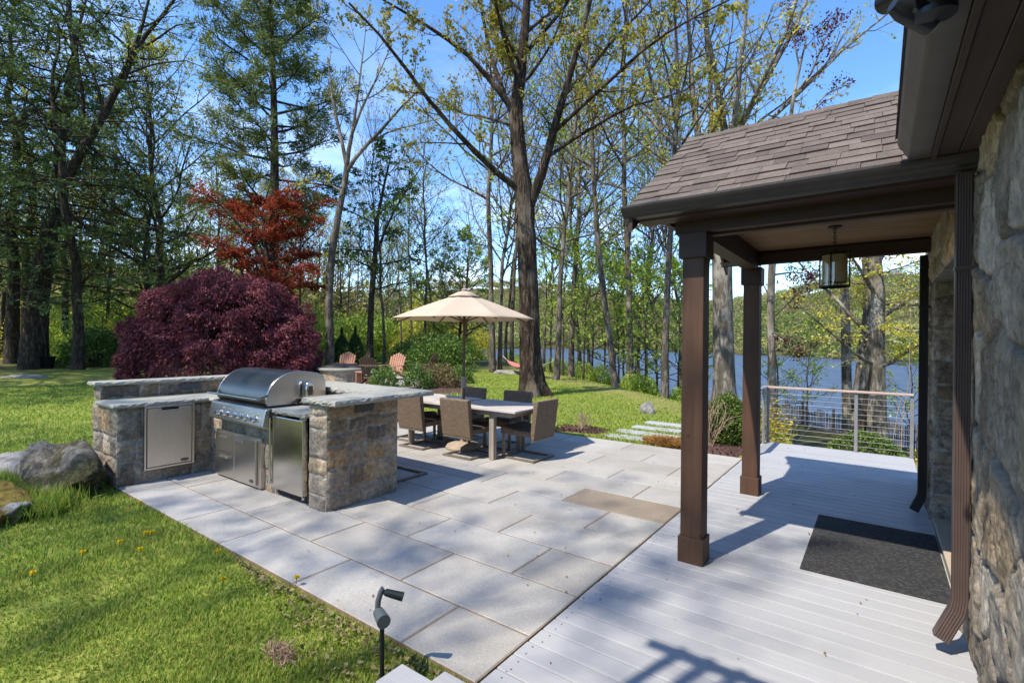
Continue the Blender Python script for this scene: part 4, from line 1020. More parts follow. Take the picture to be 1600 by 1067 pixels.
    R3 = np.maximum(L3*.008, .0035*tw)[:, None]*np.array([1, .7, .35]); wood.append(tubes(P3, R3, 3))
    # foliage sits along the twigs
    N3 = len(P3); keep = rg.random(N3) < leafp; Q = P3[keep]; LQ = L3[keep]
    tt = rg.uniform(.25, 1.05, (len(Q), nl)); ff = np.clip(tt*2, 0, 2); ii = np.clip(ff.astype(int), 0, 1)
    r = np.arange(len(Q))[:, None]; C = Q[r, ii]+(Q[r, ii+1]-Q[r, ii])*(ff-ii)[..., None]
    dirs = unit(Q[r, ii+1]-Q[r, ii]).reshape(-1, 3); C = C.reshape(-1, 3)+rg.normal(0, ls*scat, (C.size//3, 3))*np.array([1, 1, 1-.75*lflat])
    ax = None if axis is None else (dirs if axis == 'twig' else np.broadcast_to(np.array(axis, float), dirs.shape))
    lv = quads(C, ls, asp, rg, ax, .45, lflat)
    return join(wood), lv
TREE = {}
def tree_thing(name, geo, bark, leaf, loc, label, group=None, rz=0, scale=1.0, cat='tree', crown='crown'):
    o = thing(name, loc, label, cat, group, rz); o.scale = (scale,)*3
    (Vb, Fb), (Vl, Fl) = geo
    mesh_np('trunk', Vb, [Fb], M[bark], o, True, local=True)
    if len(Fl): mesh_np(crown, Vl, [Fl], M[leaf], o, False, local=True)
    return o
def again(o, loc, rz, scale, label=None, group=None, leaf=None):
    c = copy_tree(o); c.location = loc; c.rotation_euler = (0, 0, rz); c.scale = (scale,)*3
    if label: c['label'] = label
    if group: c['group'] = group
    return c
def base(u, D, sink=.05):
    x, y = xy(u, D); return (x, y, gz(x, y)-sink)

# ------------------------------------------------------------------ the big maple on the lawn
mb0 = np.array(base(833, 14.9, .1))
def mp(u, v, dD=0): return at(u, v, 14.9+dD)-mb0
trk = ([mp(834, 625), mp(831, 600), mp(829, 560), mp(827, 480), mp(823, 400), mp(820, 310), mp(811, 240), mp(806, 180), mp(812, 120), mp(820, 50), mp(826, -30), mp(835, -120)],
       [.58, .43, .365, .345, .33, .315, .26, .23, .19, .15, .11, .05])
lm = [([mp(826, 325), mp(845, 275, -.1), mp(862, 215, -.3), mp(880, 150, -.5), mp(905, 70, -.8), mp(918, 15, -1), mp(940, -70, -1.2)], .20, .05),
      ([mp(815, 300), mp(770, 265, -.4), mp(730, 225, -.9), mp(680, 170, -1.5), mp(625, 95, -2.2), mp(598, 60, -2.6), mp(545, 5, -3.1)], .125, .03),
      ([mp(806, 180), mp(775, 135, -.2), mp(730, 85, -.5), mp(690, 55, -.9), mp(650, 30, -1.3), mp(590, -5, -1.8)], .12, .03),
      ([mp(806, 190), mp(780, 130, .6), mp(760, 60, 1.2), mp(745, -30, 1.6), mp(735, -100, 2)], .11, .03),
      ([mp(868, 205, -.3), mp(905, 170, -.9), mp(960, 120, -1.8), mp(1020, 65, -2.6), mp(1080, 30, -3.4), mp(1140, 0, -4)], .085, .02),
      ([mp(856, 245, -.2), mp(900, 215, -.5), mp(950, 185, -.9), mp(1000, 160, -1.5), mp(1060, 150, -2), mp(1110, 110, -2.5)], .07, .018),
      ([mp(880, 150, -.5), mp(920, 110, -.6), mp(960, 60, -.8), mp(1010, 10, -1.2), mp(1050, -40, -1.6)], .085, .02),
      ([mp(816, 90), mp(850, 50, .5), mp(885, 10, 1), mp(915, -50, 1.4)], .09, .03),
      ([mp(810, 130), mp(790, 70, -.8), mp(775, 10, -1.4), mp(770, -60, -2)], .08, .03),
      ([mp(806, 200), mp(770, 185, .8), mp(720, 178, 1.5), mp(670, 150, 2.2), mp(620, 140, 2.8)], .06, .015)]
lm = [(p_, a_*.82, b_*.8) for p_, a_, b_ in lm]
trk = (trk[0], [q_*.92 for q_ in trk[1]])
g = tree_geo(41, 15, .45, clear=.62, n1=10, l1=.2, el=(30, 65), n2=14, n3=7, nl=11, ls=.09, asp=.75, trunk=trk, limbs=lm, wig=.10, up=.06, kt=16, l2=.30, l3=.42, scat=.55, leafp=.9, furrow=.075)
big = tree_thing('maple_tree', g, 'bark_maple', 'leaf_maple', tuple(mb0), 'large rough-barked maple with a thick forked trunk on the lawn just behind the dining table')

# ------------------------------------------------------------------ woodland prototypes
PR = {}
def proto(key, name, bark, leaf, **kw): PR[key] = (name, tree_geo(**kw), bark, leaf)
proto('tall1', 'slender_tree', 'bark_grey', 'leaf_pale', seed=1, H=21, r0=.145, clear=.38, n1=30, l1=.24, el=(25, 62), n2=6, n3=5, nl=4, ls=.13, up=.10, wig=.09, leafp=.7, tw=1.4)
proto('tall2', 'slender_tree', 'bark_grey', 'leaf_green', seed=2, H=18, r0=.14, clear=.30, n1=32, l1=.26, el=(15, 60), n2=7, n3=5, nl=6, ls=.135, up=.08, leafp=.75, lean=(.04, -.02), tw=1.4)
proto('tall3', 'slender_tree', 'bark_brown', 'leaf_yel', seed=3, H=20, r0=.155, clear=.35, n1=30, l1=.27, el=(25, 65), n2=7, n3=5, nl=6, ls=.13, up=.09, leafp=.75, lean=(-.05, .03), tw=1.4)
proto('bare', 'slender_tree', 'bark_grey', 'leaf_bud', seed=4, H=19, r0=.125, clear=.25, n1=34, l1=.30, el=(45, 72), n2=7, n3=6, nl=1, ls=.09, up=.12, leafp=.5, tw=1.5, r1=.3)
proto('broad', 'broad_tree', 'bark_brown', 'leaf_yel', seed=5, H=17, r0=.24, clear=.22, n1=26, l1=.42, el=(15, 65), n2=8, n3=6, nl=9, ls=.135, up=.10, leafp=.85, tw=1.2)
proto('green', 'broad_tree', 'bark_dark', 'leaf_green', seed=6, H=12, r0=.18, clear=.15, n1=30, l1=.36, el=(5, 60), n2=8, n3=6, nl=9, ls=.17, up=.06, leafp=.85, flat=.4, lflat=.5, tw=1.3)
proto('sap', 'sapling', 'bark_brown', 'leaf_green', seed=7, H=6.5, r0=.06, clear=.2, n1=18, l1=.34, el=(20, 60), n2=5, n3=4, nl=5, ls=.13, up=.06, leafp=.8, tw=1.3)
CACHE = {}
def plant(key, u, D, label, group=None, scale=1.0, rz=None, xyz=None):
    loc = xyz if xyz is not None else base(u, D)
    rz = random.uniform(0, 6.28) if rz is None else rz
    if key not in CACHE:
        nm, geo, bk, lf = PR[key]
        CACHE[key] = tree_thing(nm, geo, bk, lf, loc, label, group, rz, scale); return CACHE[key]
    return again(CACHE[key], loc, rz, scale, label, group)

# leaning tree with an open spreading crown right of the red maple
def custom(name, u0, D, pts, rads, limbs, bark, leaf, label, **kw):
    b0 = np.array(base(u0, D, .08)); q = lambda p: at(p[0], p[1], D+(p[2] if len(p) > 2 else 0))-b0
    T = [np.array((0, 0, -.15))]+[q(p) for p in pts]; rads = [q_*(.72 if name in ('leaning_tree', 'dark_leaved_tree', 'arching_tree') else 1) for q_ in rads]; rr = [rads[0]*1.5]+list(rads)
    ll = [([q(p) for p in pp], a, b) for pp, a, b in limbs]
    return tree_thing(name, tree_geo(trunk=(T, rr), limbs=ll, H=10, r0=.2, **kw), bark, leaf, tuple(b0), label)
custom('leaning_tree', 515, 24, [(516, 540), (514, 470), (518, 400), (530, 330), (540, 280), (543, 245), (552, 200), (560, 140), (570, 60)], [.27, .25, .23, .20, .19, .15, .10, .07, .03],
       [([(541, 270), (560, 240), (590, 210), (625, 170, -1), (665, 130, -1.5)], .11, .03), ([(542, 262), (534, 220), (520, 160), (512, 90, 1)], .10, .03), ([(548, 215), (565, 170), (590, 120), (612, 70)], .08, .02),
        ([(535, 300), (510, 285), (485, 280), (455, 290)], .05, .015), ([(575, 225), (610, 205), (650, 195), (690, 185)], .05, .015)],
       'bark_grey', 'leaf_yel', 'tall leaning tree with an open vase of pale yellow leaves right of the red maple', seed=61, clear=.8, n1=6, l1=.25, n2=12, n3=5, nl=4, ls=.13, up=.07, l2=.34, l3=.45, leafp=.65, scat=.8, tw=1.3)
custom('dark_leaved_tree', 578, 29, [(578, 540), (580, 470), (586, 400), (590, 340), (600, 290), (612, 240)], [.26, .23, .20, .15, .10, .04],
       [([(586, 400), (610, 340), (640, 290), (665, 250)], .08, .02), ([(583, 430), (560, 380), (545, 350)], .05, .015)],
       'bark_dark', 'leaf_dark', 'upright tree with tiered dark leaf layers beside the leaning vase-shaped tree', seed=62, clear=.35, n1=16, l1=.28, el=(5, 35), n2=8, n3=6, nl=6, ls=.18, up=.02, flat=.3, lflat=.7, leafp=.85, tw=1.4)
# pine: bare trunk with tiers of needle plumes
def pine(seed, u0, D, vt, label, r0=.36, leaf='leaf_pine', name='pine_tree', clear=.32, n1=64, l1=.20):
    b0 = np.array(base(u0, D, .08)); H = at(u0, vt, D)[2]-b0[2]
    t = np.linspace(0, 1, 14); T = np.stack([.25*np.sin(t*3), .2*np.sin(t*4), H*t], 1); T[0, 2] = -.1; rad = r0*(1-.86*t); rad[0] *= 1.4
    return tree_thing(name, tree_geo(seed=seed, H=H, r0=r0, trunk=(T, rad), clear=clear, n1=n1, l1=l1, el=(2, 38), n2=10, n3=7, nl=13, ls=.30, asp=.15, shape='layer', flat=.35, lflat=0, up=.05, wig=.09, axis='twig', scat=.42, l2=.42, l3=.38, leafp=.95, tw=1.3), 'bark_dark', leaf, tuple(b0), label)
pine(71, 418, 27, -95, 'tall white pine with tiers of soft green plumes behind the red maple', l1=.165, n1=62)
# hemlocks at the left edge
def hemlock(seed, u0, D, H, label, r0, clear=.12, lean=(0, 0), l1=.24, n1=46, group=None):
    b0 = base(u0, D, .08)
    return tree_thing('hemlock_tree', tree_geo(seed=seed, H=H, r0=r0, clear=clear, n1=n1, l1=l1, el=(-4, 22), n2=9, n3=7, nl=11, ls=.19, asp=.26, r1=.18, shape='layer', flat=.16, lflat=1.0, up=0, droop=-.03, wig=.08, axis='twig', scat=.35, l2=.44, l3=.42, lean=lean, leafp=.9, ang2=52, tw=1.3), 'bark_dark', 'leaf_hem', b0, label, group)
hA = hemlock(81, 60, 27, 25, 'thick dark hemlock, second trunk from the left edge of the lawn', .40, .26)
hB = hemlock(82, 122, 25, 17, 'dark hemlock with a slim straight trunk left of the purple mound', .27, .22, l1=.30, n1=38)
again(hA, base(20, 30), 2.1, .95, 'thick dark hemlock at the left edge of the lawn')
again(hB, base(38, 33), 1.0, 1.1, 'slim dark hemlock between the two thick hemlocks at the left')
again(hB, base(-60, 24), 4.0, 1.2, 'dark hemlock overhanging the left edge of the picture')
# old broadleaf limb arching over the left
custom('arching_tree', 45, 25, [(45, 520), (60, 420), (80, 330), (120, 250), (165, 175), (205, 90), (222, 40), (240, -30)], [.42, .36, .33, .28, .24, .17, .12, .05],
       [([(150, 195), (190, 130, .5), (215, 70, .7), (262, 15, .8), (300, -40, 1)], .17, .05), ([(205, 85, .5), (240, 65, .6), (275, 40, .8), (310, 35, 1)], .07, .02), ([(190, 120), (240, 100), (290, 95), (330, 110)], .06, .015),
        ([(130, 235), (130, 150), (118, 80), (130, 10), (150, -40)], .11, .04), ([(165, 175), (140, 100), (110, 40), (80, -30)], .09, .03)],
       'bark_dark', 'leaf_green', 'old tree with a heavy limb arching over the upper left woods', seed=63, clear=.72, n1=6, l1=.2, n2=11, n3=5, nl=3, ls=.13, up=.05, l2=.3, l3=.45, leafp=.6, tw=1.3, scat=.9)

# ------------------------------------------------------------------ Japanese maples
def mound(u0, D, Rx, H):
    rg = np.random.default_rng(91); b0 = np.array(base(u0, D, 0)); nb = 460
    # arching boughs from the trunk head to the skirt, each carrying hanging leaves
    az = rg.uniform(0, 2*math.pi, nb); ph = np.arccos(rg.uniform(.02, 1, nb)); k = rg.uniform(.80, 1.0, nb)
    lob = 1+.05*np.sin(az*3+.7)+.04*np.sin(az*5+ph*4)
    end = np.stack([Rx*k*lob*np.sin(ph)*np.cos(az), Rx*k*lob*np.sin(ph)*np.sin(az), H*k*np.cos(ph)**.85*(.95+.05*lob)], 1)
    st = np.array([[0, 0, H*.5]])+rg.normal(0, .3, (nb, 3))
    mid = st*.45+end*.55; mid[:, 2] += .55
    t = np.linspace(0, 1, 6)[None, :, None]
    P = (1-t)**2*st[:, None]+2*t*(1-t)*mid[:, None]+t*t*end[:, None]
    w = [tubes(P, np.full(nb, .022)[:, None]*np.linspace(1, .3, 6), 4)]
    T = np.array([[(0, 0, -.1), (.1, .05, H*.2), (.0, .1, H*.38), (.05, 0, H*.55)]]); w.append(tubes(T, np.array([[.26, .2, .17, .1]]), 8))
    for i in range(7):
        a = i*.9; w.append(tubes(np.array([[(0, 0, H*.2), (.5*math.cos(a), .5*math.sin(a), H*.4), (1.4*math.cos(a), 1.4*math.sin(a), H*.62)]]), np.array([[.12, .09, .04]]), 6))
    # clumps: umbrella-like pads at bough ends, draped outward and down
    nl = 330; C = []; A = []
    for i in range(nb):
        o = unit(end[i]*np.array([1, 1, .8])); tg = unit(np.cross(o, rg.normal(0, 1, 3))); bt = np.cross(o, tg)
        cr = rg.uniform(.34, .62); q = rg.normal(0, 1, (nl, 2))*.45*cr; rr = np.hypot(q[:, 0], q[:, 1])
        c = end[i]+q[:, :1]*tg+q[:, 1:]*bt+o*(.12-.8*rr[:, None]**2/cr)+rg.normal(0, .045, (nl, 3))
        c[:, 2] -= rr*.35; C.append(c)
        d = unit(np.array([o[0], o[1], -.75])); A.append(np.tile(d, (nl, 1)))
    C = np.vstack(C); A = np.vstack(A); ok = C[:, 2] > .02
    return join(w), quads(C[ok], .115, .34, rg, A[ok], .5), tuple(b0)
w, lv, loc = mound(360, 19.5, 3.45, 4.35)
tree_thing('weeping_maple', (w, lv), 'bark_dark', 'leaf_purple', loc, 'broad purple weeping Japanese maple forming a dome behind the stone kitchen', cat='shrub')
b0 = np.array(base(418, 24, .05)); q = lambda u, v, d=0: at(u, v, 24+d)-b0
trk = ([(0, 0, -.1), q(418, 520), q(424, 470), q(418, 420), q(412, 360), q(410, 310)], [.22, .18, .16, .13, .08, .03])
ll = [([q(424, 470), q(450, 420), q(475, 380, .5), q(505, 350, .8)], .08, .02), ([q(424, 475), q(395, 430), q(360, 395, -.5), q(320, 375, -1)], .08, .02),
      ([q(418, 420), q(380, 360, -.8), q(340, 315, -1.2), q(308, 298, -1.5)], .07, .02), ([q(418, 420), q(445, 355, 1), q(480, 320, 1), q(512, 315, 1)], .07, .02),
      ([q(412, 370), q(430, 320, -1), q(455, 298, -1.4)], .05, .015), ([q(424, 470), q(440, 440, -1.5), q(465, 425, -2), q(500, 420, -2.4)], .06, .015), ([q(424, 465), q(405, 420, -1.6), q(385, 390, -2.4)], .06, .015),
      ([q(416, 400), q(400, 340, 1), q(380, 305, 1.4)], .05, .015), ([q(424, 470), q(470, 445, 1), q(505, 450, 1.6)], .06, .015)]
tree_thing('red_maple', tree_geo(seed=95, H=8, r0=.2, trunk=(trk, None) if False else trk, limbs=ll, clear=.45, n1=10, l1=.26, el=(8, 30), n2=16, n3=9, nl=13, ls=.10, asp=.6, flat=.22, lflat=.75, up=.01, wig=.1, l2=.36, l3=.5, scat=1.1, tw=1.2, leafp=.92), 'bark_dark', 'leaf_red', tuple(b0), 'red Japanese maple with layered scarlet leaves rising behind the purple mound')

# ------------------------------------------------------------------ trees between lawn and lake
G1 = 'slender trees along the lake bank'
L1 = 'slender grey tree on the lake bank between the big maple and the porch'
near = [('tall1', 770, 25.5, 1.1, 'straight tree in a close pair on the lawn edge left of the big maple'),
        ('bare', 781, 26, 1.0, 'thinner of the close pair of trees left of the big maple'),
        ('tall2', 869, 21, .95, 'slim tree on the lawn edge nearest the right side of the big maple'),
        ('tall1', 893, 25, 1.0, None), ('tall3', 907, 31, .95, None), ('tall3', 921, 36, 1.0, None),
        ('tall1', 984, 22, 1.15, 'straight bark-mottled trunk on the bank just left of the porch gutter'),
        ('tall2', 990, 27, 1.0, None), ('tall1', 1040, 16.4, .85, 'slim tree standing on the open lawn nearest the front porch post'),
        ('bare', 1010, 34, 1, None), ('bare', 850, 36, 1.0, None), ('tall1', 800, 33, 1, None), ('tall3', 790, 44, 1, None),
        ('tall1', 1093, 18.5, 1.0, 'pale trunk on the bank seen between the two porch posts, left one'), ('bare', 1065, 30, 1, None), ('tall2', 955, 33, .9, None), ('sap', 880, 24, 1, None), ('sap', 912, 23, .9, None), ('sap', 1000, 24, 1, None), ('sap', 1010, 20, .8, None), ('sap', 975, 27, 1.1, None), ('sap', 1060, 22, 1, None), ('sap', 1216, 23, .85, None), ('sap', 1262, 25, .8, None), ('sap', 1425, 23, .9, None), ('sap', 860, 27, 1.1, None), ('sap', 925, 27, 1.2, None), ('sap', 968, 24, 1.0, None), ('sap', 1028, 23, 1.1, None), ('sap', 1080, 26, 1.2, None), ('sap', 840, 40, 1.3, None), ('sap', 945, 30, 1.3, None)]
for key, u, D, s, lab in near:
    if key == 'sap': plant(key, u, D, 'young leafy sapling on the lake bank', 'saplings on the lake bank', s)
    else: plant(key, u, D, lab or L1, None if lab else G1, s)
# leaning lawn-edge tree
custom('leaning_tree', 963, 18.6, [(961, 600), (955, 550), (947, 490), (938, 420), (932, 350), (928, 290), (925, 200), (920, 90), (915, 0)], [.17, .16, .155, .145, .13, .11, .09, .06, .03],
       [([(930, 320), (905, 270), (890, 210, 1)], .05, .015), ([(928, 290), (955, 230), (985, 170, -.5)], .05, .015)],
       'bark_grey', 'leaf_pale', 'grey tree leaning left at the lawn edge, left of the porch roof corner', seed=64, clear=.35, n1=22, l1=.16, el=(20, 55), n2=6, n3=5, nl=3, ls=.10, up=.08, leafp=.6)
# vase-shaped maple behind the porch roof
custom('vase_tree', 1132, 16.2, [(1132, 600), (1130, 540), (1129, 470), (1128, 400), (1127, 330), (1128, 280), (1130, 230)], [.34, .32, .31, .30, .28, .27, .22],
       [([(1127, 330), (1105, 260), (1085, 190, .4), (1080, 110, .8), (1075, 20, 1), (1070, -70, 1.2)], .14, .04), ([(1128, 290), (1135, 220), (1120, 130, -.5), (1105, 50, -1), (1100, -60, -1.4)], .14, .04),
        ([(1129, 260), (1160, 190, .3), (1200, 120, .6), (1245, 40, .8), (1280, -50, 1)], .12, .03), ([(1128, 290), (1145, 210, -1), (1155, 120, -1.4), (1165, 30, -1.8), (1170, -70, -2)], .11, .03),
        ([(1129, 265), (1190, 200, 1), (1255, 140, 1.6), (1320, 75, 2), (1390, 20, 2.4)], .10, .025), ([(1127, 320), (1070, 240, -.4), (1030, 170, -.6), (1005, 80, -.9), (990, 0, -1)], .09, .025), ([(1129, 250), (1180, 150, -1.5), (1225, 60, -2.4), (1260, -40, -3)], .09, .025),
        ([(1127, 330), (1060, 290, .8), (1020, 230, 1.2), (985, 190, 1.6)], .07, .02)],
       'bark_pale', 'leaf_yel', 'mottled vase-shaped tree rising behind the porch roof with many yellow leaf tufts', seed=65, clear=.9, n1=4, l1=.2, n2=14, n3=6, nl=6, ls=.10, up=.12, l2=.28, l3=.45, scat=.6, leafp=.9, ang2=38)
# right hand multi-stemmed tree by the railing
custom('gnarled_tree', 1372, 17.5, [(1372, 690), (1370, 640), (1368, 570), (1368, 510), (1370, 460), (1366, 400), (1362, 330), (1366, 240)], [.31, .30, .29, .28, .26, .21, .15, .06],
       [([(1368, 570), (1345, 560, -.5), (1310, 530, -1), (1275, 500, -1.4), (1240, 470, -1.8)], .06, .015), ([(1366, 530), (1340, 505), (1300, 460, .4), (1265, 430, .7), (1240, 400, .8)], .085, .025), ([(1370, 500), (1400, 480, -.4), (1430, 460, -.8), (1470, 430, -1)], .085, .03),
        ([(1368, 575), (1395, 565, -.5), (1430, 540, -1), (1470, 520, -1.4)], .09, .03), ([(1370, 465), (1350, 430, -.5), (1330, 400, -.8), (1320, 370, -1)], .08, .02), ([(1367, 420), (1390, 380, .5), (1420, 340, .8)], .09, .03), ([(1370, 515), (1395, 512, -1), (1425, 520, -1.8), (1460, 510, -2)], .06, .02)],
       'bark_pale', 'leaf_yel', 'gnarled pale-barked tree with crooked boughs by the lake, thickest trunk behind the cable railing', seed=66, clear=.45, n1=7, l1=.28, el=(-5, 30), n2=12, n3=7, nl=11, ls=.088, flat=.3, lflat=.7, up=.01, l2=.36, l3=.55, leafp=.7, scat=.9)
custom('lake_tree', 1325, 21, [(1325, 670), (1323, 600), (1321, 500), (1318, 420), (1316, 330)], [.21, .19, .18, .15, .10], [], 'bark_pale', 'leaf_yel', 'mottled slim trunk left of the gnarled tree beyond the railing', seed=67, clear=.6, n1=9, l1=.16, n2=6, n3=4, nl=4, ls=.11)
custom('lake_tree', 1338, 20, [(1338, 680), (1341, 620), (1350, 540), (1356, 480), (1350, 400)], [.24, .22, .18, .15, .08], [], 'bark_pale', 'leaf_yel', 'mottled trunk leaning right against the gnarled tree beyond the railing', seed=68, clear=.6, n1=8, l1=.16, n2=6, n3=4, nl=4, ls=.11)
custom('dark_stem_tree', 1345, 18, [(1345, 690), (1352, 640), (1360, 580), (1364, 540)], [.12, .11, .09, .05], [], 'bark_dark', 'leaf_yel', 'thin dark stem between the pale trunks beyond the railing', seed=69, clear=.7, n1=4, l1=.1, n2=4, n3=3, nl=2, ls=.1)
# plum: sparse dark red sprays
custom('plum_tree', 1205, 16, [(1205, 640), (1206, 560), (1204, 480), (1206, 420), (1215, 330), (1228, 240), (1240, 150), (1260, 60)], [.13, .12, .115, .11, .09, .07, .05, .02],
       [([(1205, 500), (1235, 470, -.6), (1265, 440, -1), (1290, 425, -1.3)], .035, .01), ([(1205, 520), (1235, 540, -1), (1258, 555, -1.5)], .03, .008), ([(1206, 430), (1240, 425, .6), (1275, 430, 1)], .035, .01), ([(1240, 150), (1265, 120, -.5), (1290, 60, -.8), (1320, 30, -1)], .04, .01), ([(1230, 230), (1262, 190), (1285, 150), (1330, 130)], .04, .01),
        ([(1206, 470), (1190, 440, .5), (1175, 410, 1)], .03, .008), ([(1250, 110), (1240, 60), (1232, 10)], .03, .01)],
       'bark_pale', 'leaf_plum', 'slim plum tree with sparse dark red leaf sprays behind the far porch post', seed=70, clear=.97, n1=2, l1=.1, n2=10, n3=5, nl=6, ls=.085, up=.03, l2=.3, l3=.5, scat=1.2, leafp=.75)

# ------------------------------------------------------------------ woods behind the patio and lawn, left half
G2, G3 = 'woodland trees behind the lawn', 'leafy woodland trees behind the lawn'
rg = np.random.default_rng(5)
for i in range(46):
    u = -40+i*17.2+rg.uniform(-6, 6); D = rg.choice([36, 44, 52, 62])*rg.uniform(.92, 1.1)
    if 500 < u < 600 and D < 36: D += 10
    key = rg.choice(['tall1', 'tall2', 'tall3', 'bare', 'broad', 'green'], p=[.16, .18, .18, .16, .2, .12]) if u < 560 else rg.choice(['tall1', 'tall2', 'tall3', 'bare', 'bare', 'green'], p=[.2, .14, .14, .22, .2, .1])
    lab = {'tall1': 'slender grey tree with pale buds in the woods behind the lawn', 'bare': 'nearly bare upright tree with fine twigs in the woods behind the lawn', 'tall2': 'slender tree with fresh green leaves in the woods behind the lawn',
           'tall3': 'slender tree with yellow green leaves in the woods behind the lawn', 'broad': 'broad yellow green tree in the woods behind the lawn', 'green': 'low layered green tree in the woods behind the lawn'}[key]
    s = rg.uniform(.8, 1.05) if u < 420 else rg.uniform(.62, .85)
    plant(key, u, D, lab, {'tall1': 'pale budded trees in the woods', 'bare': 'nearly bare trees in the woods', 'tall2': 'green slender trees in the woods', 'tall3': 'yellow green slender trees in the woods', 'broad': 'broad trees in the woods', 'green': 'layered green trees in the woods'}[key], s)
plant('broad', 250, 33, 'broad spring tree with tan branches showing left of the pine', None, 1.15)
plant('bare', 600, 31, 'bare twiggy tree forming a fan above the fire pit', None, .8)

# ------------------------------------------------------------------ shrubs
def shrub_geo(seed, rx, rz, n, ls, asp=.6, stems=14, shell=.75, axis=None, lump=.18, jit=.6):
    rg = np.random.default_rng(seed)
    d = unit(rg.normal(0, 1, (n, 3))); d[:, 2] = np.abs(d[:, 2])*.98-.10*rg.random(n)
    r = shell+(1-shell)*rg.random(n)**.5; az = np.arctan2(d[:, 1], d[:, 0])
    lm_ = 1+lump*(fbm(az*1.3+5, d[:, 2]*3, seed)-.5)*2+lump*.7*(fbm(az*4, d[:, 2]*8, seed+3)-.5)*2
    C = d*(r*lm_)[:, None]*np.array([rx, rx, rz]); C[:, 2] = np.maximum(C[:, 2]+.05*rz, .02)
    lv = quads(C, ls, asp, rg, unit(d+np.array([0, 0, .5])) if axis is None else np.broadcast_to(np.array(axis, float), d.shape), jit)
    e = unit(rg.normal(0, 1, (stems, 3))); e[:, 2] = np.abs(e[:, 2])+.35; e = unit(e)*np.array([rx, rx, rz])*.8
    P = np.stack([np.zeros((stems, 3))+rg.normal(0, rx*.08, (stems, 3))*np.array([1, 1, 0]), e*.5+np.array([0, 0, rz*.05]), e], 1); P[:, 0, 2] = -.05
    return tubes(P, np.full(stems, rx*.022)[:, None]*np.array([1, .7, .3]), 4), lv
def shrub(name, geo, leaf, loc, label, group=None, cat='shrub', bark='bark_dark', core=None):
    o = thing(name, loc, label, cat, group)
    (Vb, Fb), (Vl, Fl) = geo
    mesh_np('stems', Vb, [Fb], M[bark], o, True, local=True); mesh_np('foliage', Vl, [Fl], M[leaf], o, False, local=True)
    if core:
        rx, rz = core; mb = MB(); mb.lathe([(0, .0), (rx*.7, .0), (rx*.98, rz*.35), (rx*.85, rz*.7), (rx*.5, rz*.92), (0, rz)], (0, 0, 0), 18); mb.build('dark_core', M['core'], o, smooth=True, local=True)
    return o
# understory
U1 = shrub('understory_shrub', shrub_geo(1, 2.0, 2.6, 5200, .17, .6, 20, .45, lump=.5), 'leaf_green', base(230, 30), 'light green understory shrub at the wood edge behind the lawn', 'understory shrubs at the wood edge')
U2 = shrub('understory_shrub', shrub_geo(2, 1.6, 3.2, 4200, .15, .6, 20, .4, lump=.6), 'leaf_yel', base(640, 40), 'yellow green understory shrub at the wood edge behind the lawn', 'yellow understory shrubs at the wood edge')
U3 = shrub('understory_shrub', shrub_geo(3, 1.9, 2.3, 6500, .14, .6, 20, .55, lump=.35), 'leaf_dark', base(150, 28), 'dark broad evergreen shrub left of the purple mound')
for i in range(30):
    u = -30+i*26+rg.uniform(-9, 9); D = rg.uniform(31, 50)
    if u > 740: D = rg.uniform(45, 60)
    src = U1 if rg.random() < .6 else U2
    again(src, base(u, D), rg.uniform(0, 6), rg.uniform(.7, 1.3))
for u, D, s in ((850, 38, .5), (870, 30, .4), (905, 27, .45), (935, 24, .4), (990, 21.5, .4), (1005, 20, .36), (1015, 23, .45), (1058, 19, .35), (820, 48, .7), (800, 55, .8), (1075, 22, .5), (960, 29, .5)):
    again(U1 if rg.random() < .7 else U2, base(u, D), rg.uniform(0, 6), s, 'low bank shrub at the lake edge of the lawn', 'low bank shrubs at the lake edge')
for i in range(34):
    u = 10+i*22.5+rg.uniform(-9, 9); again(U1 if rg.random() < .45 else U2, base(u, rg.uniform(36, 58)), rg.uniform(0, 6), rg.uniform(1.1, 1.9))
again(U3, base(690, 26), 1, .92, 'dark rhododendron shrub behind the parasol pole')
again(U3, base(650, 29), 2, .8, 'dark evergreen shrub left of the rhododendron behind the fire pit')
# small shrubs round the fire pit terrace
B1 = shrub('low_shrub', shrub_geo(11, .55, .8, 2600, .07, .5, 16, .5, lump=.4), 'leaf_dark', base(600, 16.6), 'low dark shrub with white flowers beside the fire pit terrace')
rgf = np.random.default_rng(3); V, F = quads(np.stack([rgf.normal(0, .3, 14), rgf.normal(-.1, .3, 14)-.15, rgf.uniform(.45, .7, 14)], 1), .09, .9, rgf)
mesh_np('flowers', V, [F], M['white_flower'], B1, local=True)
B2 = shrub('low_shrub', shrub_geo(12, .6, .85, 2600, .075, .5, 16, .5, lump=.45), 'leaf_dark', base(652, 16.2), 'upright bronze green shrub at the terrace corner')
B3 = shrub('low_shrub', shrub_geo(13, .62, .8, 2600, .075, .5, 16, .5, lump=.45), 'leaf_bud', base(697, 16.8), 'rusty leaved low shrub in the mulch bed left of the parasol pole')
again(B3, base(677, 18.4), 1.4, .9, 'olive low shrub behind the rusty shrub by the parasol pole')
again(B2, base(722, 19), 2, .85, 'small dark shrub right behind the parasol pole')
